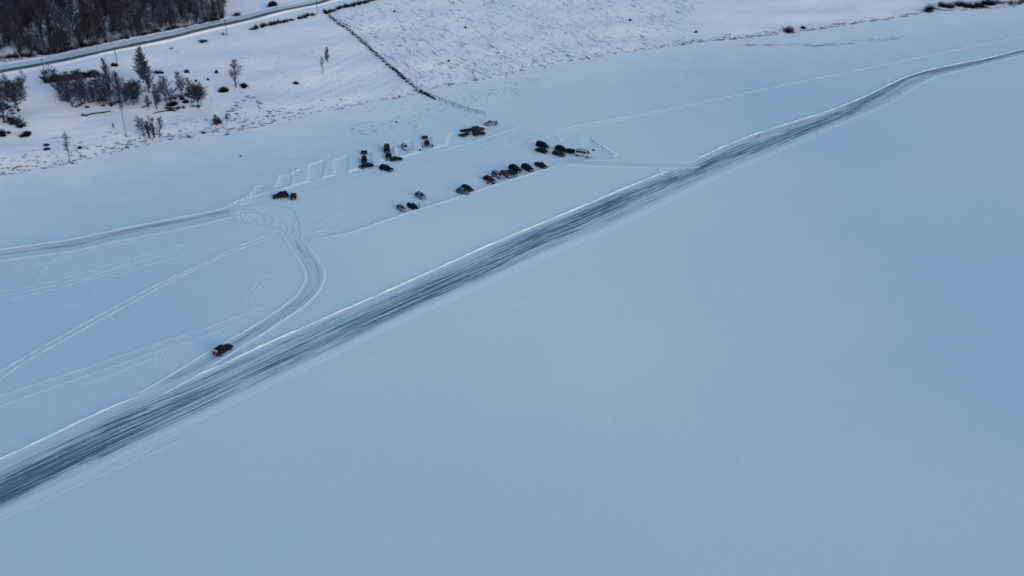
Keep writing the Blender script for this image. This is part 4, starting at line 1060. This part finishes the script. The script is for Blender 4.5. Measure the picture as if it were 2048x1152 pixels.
# brush along the fence line
fl = []
for a, b in zip(FENCE_PX[:-1], FENCE_PX[1:]):
    n = max(1, int(math.hypot(b[0] - a[0], b[1] - a[1]) / 4.2))
    for i in range(n): fl.append((a[0] + (b[0] - a[0]) * i / n, a[1] + (b[1] - a[1]) * i / n))
for x, y in fl:
    if x > 872: continue
    big = 1.6 if 785 < x < 812 or 838 < x < 862 else .8
    shrub(x + random.uniform(-1, 1), y + random.uniform(-.5, 1.5), random.uniform(7, 10) * (1.15 if big > 1 else 1), random.uniform(3, 5) * big, random.choice('dbdds'), 'dark brush growing along the fence across the slope', 'brush along the fence')
for i in range(46):
    x = random.uniform(120, 405); y = np.interp(x, [120, 270, 405], [205, 212, 216]) + random.uniform(-26, 9)
    shrub(x, y, random.uniform(9, 17), random.uniform(4, 10), random.choice('ssb'), 'low bare scrub among the trees of the copse', 'scrub among the copse trees')
for i in range(16):
    x = random.uniform(0, 40); shrub(x, random.uniform(205, 250), random.uniform(9, 16), random.uniform(4, 9), random.choice('ssb'), 'low bare scrub under the trees at the left edge', 'scrub under the trees at the left edge')
# row of brush at the wood's edge
for i in range(58):
    x = -10 + i * 8 + random.uniform(-2, 2); y = np.interp(x, [0, 60, 130, 232, 350, 446], [120, 117, 108, 87, 62, 43]) - 2 + random.uniform(-3, 0)
    if x < 12 and i % 2: continue
    shrub(x, y, random.uniform(12, 20), random.uniform(7, 19), random.choice('dbsbds'), 'low dark brush at the roadside edge of the dense wood', 'brush at the edge of the wood')
# undergrowth inside the wood: nobody could count it
mb = MB(); r_ = np.random.default_rng(5); cnt = 0
while cnt < 1500:
    x = r_.uniform(-50, 450); y = r_.uniform(-20, 112)
    if not wood_ok(x, y): continue
    c = at(x, y); cnt += 1
    for _ in range(11):
        b = c + np.array([r_.normal(0, .8), r_.normal(0, 1.5), 0]); b[2] = base_h(b[0], b[1]) - .1; mb.tube(b, b + np.array([r_.normal(0, .6), r_.normal(0, .6), r_.uniform(.9, 3.2)]), .05, .015, 3, False)
tag(mb.build('undergrowth', 'shrub_dark'), 'tangled dark undergrowth covering the floor of the dense wood', 'undergrowth', kind='stuff')

mb = MB(); r_ = np.random.default_rng(6)
for _ in range(260):
    x = r_.uniform(122, 275); y = np.interp(x, [120, 275], [200, 206]) + r_.uniform(-22, 6); c = at(x, y)
    for _k in range(5):
        b = c + np.array([r_.normal(0, .8), r_.normal(0, 1.2), 0]); b[2] = base_h(b[0], b[1]) - .1; mb.tube(b, b + np.array([r_.normal(0, .5), r_.normal(0, .5), r_.uniform(1.2, 4.5)]), .035, .012, 3, False)
tag(mb.build('saplings', 'twig'), 'tangle of thin bare saplings filling the copse between its trunks', 'undergrowth', kind='stuff')

# ------------------------------------------------------------------ dry grass on the land
def grass(name, pts_fn, n, label, mat='grass_dry', blade=(.08, .30), dirv=None, seed=1, bl=(14, 30), wid=.075):
    r = np.random.default_rng(seed); V, F = [], []; k = 0; cnt = 0
    while cnt < n:
        q = pts_fn(r)
        if q is None: continue
        cnt += 1
        c, ln = q; nb = int(r.integers(*bl) * (.35 + .5 * ln)); dd = dirv if dirv is not None else (1, 0); j = r.normal(0, .16)
        dx, dy = dd[0] * math.cos(j) - dd[1] * math.sin(j), dd[0] * math.sin(j) + dd[1] * math.cos(j)
        for _ in range(nb):
            t = r.uniform(-ln, ln); x = c[0] + dx * t + r.normal(0, .08); y = c[1] + dy * t + r.normal(0, .08)
            V.append((x, y)); F.append((r.uniform(*blade), r.uniform(0, 6.28), r.normal(0, .12), r.normal(0, .12)))
    A = np.array(V); B = np.array(F); z = base_h(A[:, 0], A[:, 1]) - .03
    W = wid; h = B[:, 0]; P = []
    for i in range(3):
        a = B[:, 1] + i * 2.0944; P.append(np.stack([A[:, 0] + W * np.cos(a), A[:, 1] + W * np.sin(a), z], 1))
    P.append(np.stack([A[:, 0] + B[:, 2], A[:, 1] + B[:, 3], z + h], 1))
    Vv = np.stack(P, 1).reshape(-1, 3); b = np.arange(len(A)) * 4
    Ff = np.concatenate([np.stack([b + i, b + (i + 1) % 3, b + 3], 1) for i in range(3)])
    tag(link(name, np_mesh(name, Vv, Ff, mat, smooth=False)), label, 'grass', kind='stuff')
FPOLY = np.array(FENCE_PX, float)
def fence_x(y): return np.interp(y, FPOLY[:, 1], FPOLY[:, 0])
def field_right(r):
    y = r.uniform(-10, 175); x = r.uniform(660, 1420)
    lim = np.interp(y, [-10, 40, 95, 125, 175], [1420, 1380, 1290, 1120, 900])
    if x < fence_x(y) + 8 or x > lim: return None
    dn = .5 + .5 * vnoise(np.array(x * 1.), np.array(y * 2.), 90, 61)
    if r.uniform() > .3 + .8 * max(0, dn - .2): return None
    c = at(x, y); return (c, .3 + r.exponential(1.3))
d_ = at(960, 110) - at(950, 104); d_ = d_[:2] / np.linalg.norm(d_[:2])
grass('stubble', field_right, 1250, 'dry stubble poking through the snow in rows right of the fence', dirv=d_, seed=3)
def field_left(r):
    y = r.uniform(60, 250); x = r.uniform(330, 830)
    if x > fence_x(y) - 6: return None
    c = at(x, y)
    if shore_dist(c[0], c[1]) < 2 or r.uniform() > (.35 + .3 * vnoise(np.array(x * 1.), np.array(y * 1.), 70, 62)): return None
    return (c, r.uniform(.15, .8))
grass('dry_grass', field_left, 420, 'sparse dry grass tips in the snow left of the fence', seed=4, dirv=d_, bl=(6, 20), wid=.06)
def shore_fn(r):
    i = r.uniform(0, 1); x = r.uniform(-20, 2040); y = np.interp(x, [p[0] for p in SHORE_PX], [p[1] for p in SHORE_PX]) - abs(r.normal(0, 1)) * np.interp(x, [0, 600, 900, 2048], [22, 12, 6, 3.0]) + 2
    if 560 < x < 800 and r.uniform() < .6 or 800 < x < 1350 and r.uniform() < .65: return None
    return (at(x, y), .1 + r.exponential(.45))
grass('shore_grass', shore_fn, 950, 'dark grass tufts and debris strewn along the shore bank', seed=5, dirv=(1, .4), bl=(10, 40), blade=(.1, .5))
def bank_fn(r):
    x = r.uniform(470, 550); y = np.interp(x, [470, 490, 510, 550], [228, 198, 200, 242]) + r.normal(0, 4)
    if r.uniform() < .4: x = r.uniform(450, 480); y = np.interp(x, [450, 480], [238, 205]) + r.normal(0, 3)
    return (at(x, y), r.uniform(.3, 1.1))
grass('bank_grass', bank_fn, 42, 'dark grass round the notch in the shore bank', seed=6, bl=(18, 45), mat='shrub_dark', blade=(.15, .5))
def spot_fn(r):
    x = r.uniform(700, 1100); y = np.interp(x, [700, 830, 1100], [262, 235, 150]) + r.normal(0, 10)
    return (at(x, y), r.uniform(.1, .6))
grass('ice_debris', spot_fn, 130, 'scattered small dark specks on the lake snow near the shore', seed=8, dirv=(1, .4), bl=(8, 24))
def roadside(r):
    x = r.uniform(-10, 450); y = np.interp(x, [0, 60, 130, 232, 350, 446], [122, 118, 110, 90, 64, 45]) + r.uniform(-2, 3)
    return (at(x, y), r.uniform(.3, 1))
grass('roadside_grass', roadside, 420, 'pale dry reeds along the far verge of the country road', seed=9, mat='grass_pale', blade=(.5, 1.6), bl=(3, 7), dirv=(1, .5))
def seam_fn(r):
    x = r.uniform(1480, 1800); y = np.interp(x, [1480, 1650, 1800], [91, 91, 77]) + r.normal(0, .8) - (3 if r.uniform() < .3 else 0)
    return (at(x, y), r.uniform(1, 3))
grass('ice_seam_debris', seam_fn, 60, 'thin dark seam of debris on the lake below the lone shore bush', seed=10, bl=(18, 36), mat='grass_dry', blade=(.06, .2), wid=.12)

# ------------------------------------------------------------------ rocks, logs
def rock(px, py, wpx, hpx, label, name='boulder'):
    c = at(px, py); dist = c[1] * math.cos(R(PITCH)) + (CAM_H - c[2]) * math.sin(R(PITCH)); m = dist / FPX; w_ = wpx * m / 2; h_ = hpx * m
    ph = random.uniform(0, 6.28); mb = MB()
    mb.loft([[(w_ * k * math.cos(a) * (1 + .2 * math.sin(2 * a + ph)), w_ * k * .8 * math.sin(a) * (1 + .15 * math.cos(3 * a + ph)), h_ * z) for a in np.linspace(0, 6.283, 10)[:-1]] for k, z in ((.9, -.3), (1, .2), (.8, .7), (.35, 1.0))])
    o = mb.build(name, 'rock', None, False); o.location = c; tag(o, label, 'rock')
for px, py, w_, h_, lab in [(374, 145, 10, 6, 'dark stone in the snow, highest of those right of the big trees'), (433, 146, 9, 6, 'dark stone up-slope from the lone frosted birch'), (392, 163, 6, 4, 'small dark stone right of the bluish tree'),
        (416, 160, 6, 4, 'small dark stone left of the dark round bush'), (18, 267, 8, 5, 'grey stone between two dark bushes at the left edge'), (592, 168, 11, 5, 'small dark stone in the middle of the open field'),
        (278, 164, 5, 4, 'small stone under the largest dark tree'), (789, 24, 5, 4, 'black dot of a stone near the hedge in the stubble field'), (931, 56, 5, 4, 'black dot of a stone high in the stubble field'),
        (898, 123, 5, 4, 'black dot of a stone low in the stubble field'), (93, 291, 12, 4, 'flat dark stone left of the solitary thin tree'), (94, 299, 16, 4, 'long flat stone left of the solitary thin tree'),
        (160, 297, 9, 5, 'stone just right of the solitary thin tree'), (1260, 41, 7, 3, 'dark speck of a stone at the far field edge'), (1392, 65, 6, 4, 'small stone on the far shore left of the lone bush'),
        (481, 313, 4, 3, 'tiny dark stone on the lake snow left of the parking stalls'), (793, 245, 5, 3, 'tiny dark stone on the lake snow above the parking stalls')]:
    rock(px, py, w_, h_, lab)
def log(pts, r0, label, name='fallen_log'):
    mb = MB(); Q = [at(*p) + np.array([0, 0, r0 * .6]) for p in pts]
    for i, (a, b) in enumerate(zip(Q[:-1], Q[1:])): mb.tube(a, b, r0 * (1 - .5 * i / len(Q)), r0 * (1 - .5 * (i + 1) / len(Q)), 7)
    for q in Q[:2]:
        for _ in range(5): mb.tube(q, q + np.array([random.uniform(-1, 1), random.uniform(-1, 1), random.uniform(.1, .8)]), .08, .03, 4)
    tag(mb.build(name, 'wood_log'), label, 'log')
log([(163, 231), (172, 232), (185, 228), (205, 226), (222, 223)], .3, 'long dark fallen log on the snow in front of the copse')
log([(352, 222), (335, 222), (320, 224), (306, 228)], .25, 'dark driftwood log above the shore clump of trees')
log([(38, 254), (46, 250), (52, 246)], .2, 'pale snow-dusted branch on the brushwood tangle')

# ------------------------------------------------------------------ utility poles
for px, py, h, lab in [(90, 150, 32, 'leftmost utility pole below the country road'), (235, 131, 37, 'utility pole with a dark bush at its foot'), (454, 71, 31, 'utility pole right of the flat dark bush'), (635, 29, 32, 'utility pole near the fence corner')]:
    c = at(px, py); dist = c[1] * math.cos(R(PITCH)) + (CAM_H - c[2]) * math.sin(R(PITCH)); hm = h * dist / FPX * 1.03
    root = empty('utility_pole', tuple(c), R(40)); tag(root, lab, 'pole', 'utility poles along the country road')
    m = MB(); m.tube((0, 0, -.5), (0, 0, hm), .17, .12, 8); m.build('post', 'pole_wood', root)
    m = MB(); m.box((0, 0, hm - .6), (.12, 1.8, .12)); arm = m.build('crossarm', 'pole_wood', root)
    for y in (-.8, 0, .8):
        m = MB(); m.tube((0, y, hm - .54), (0, y, hm - .34), .05, .04, 8); m.build('insulator', 'steel', arm)

# ------------------------------------------------------------------ fence from the slope out over the ice edge
root = empty('field_fence', tuple(at(*FENCE_PX[0]))); base = np.array(root.location)
tag(root, 'post and rail fence running down the slope onto the lake snow', 'fence')
pts = np.array([at(*p) for p in FENCE_PX]); q, t = resample(pts, 4.2)
q[:, 2] = base_h(q[:, 0], q[:, 1])
tops = []
for i, p in enumerate(q[:100]):
    hh = random.uniform(1.25, 1.6); l = np.array([random.uniform(-.08, .08), random.uniform(-.08, .08), hh])
    m = MB(); m.tube(p - base - np.array([0, 0, .2]), p - base + l, .12, .10, 6); m.build('post', 'pole_wood', root); tops.append((p - base, l))
for k in (.9, .5):
    m = MB()
    for i in range(len(tops) - 1):
        (a, la), (b, lb) = tops[i], tops[i + 1]; m.tube(a + la * k, b + lb * (k + random.uniform(-.05, .05)), .085, .075, 5)
    m.build('rail', 'pole_wood', root)
print('objects', len(bpy.data.objects))
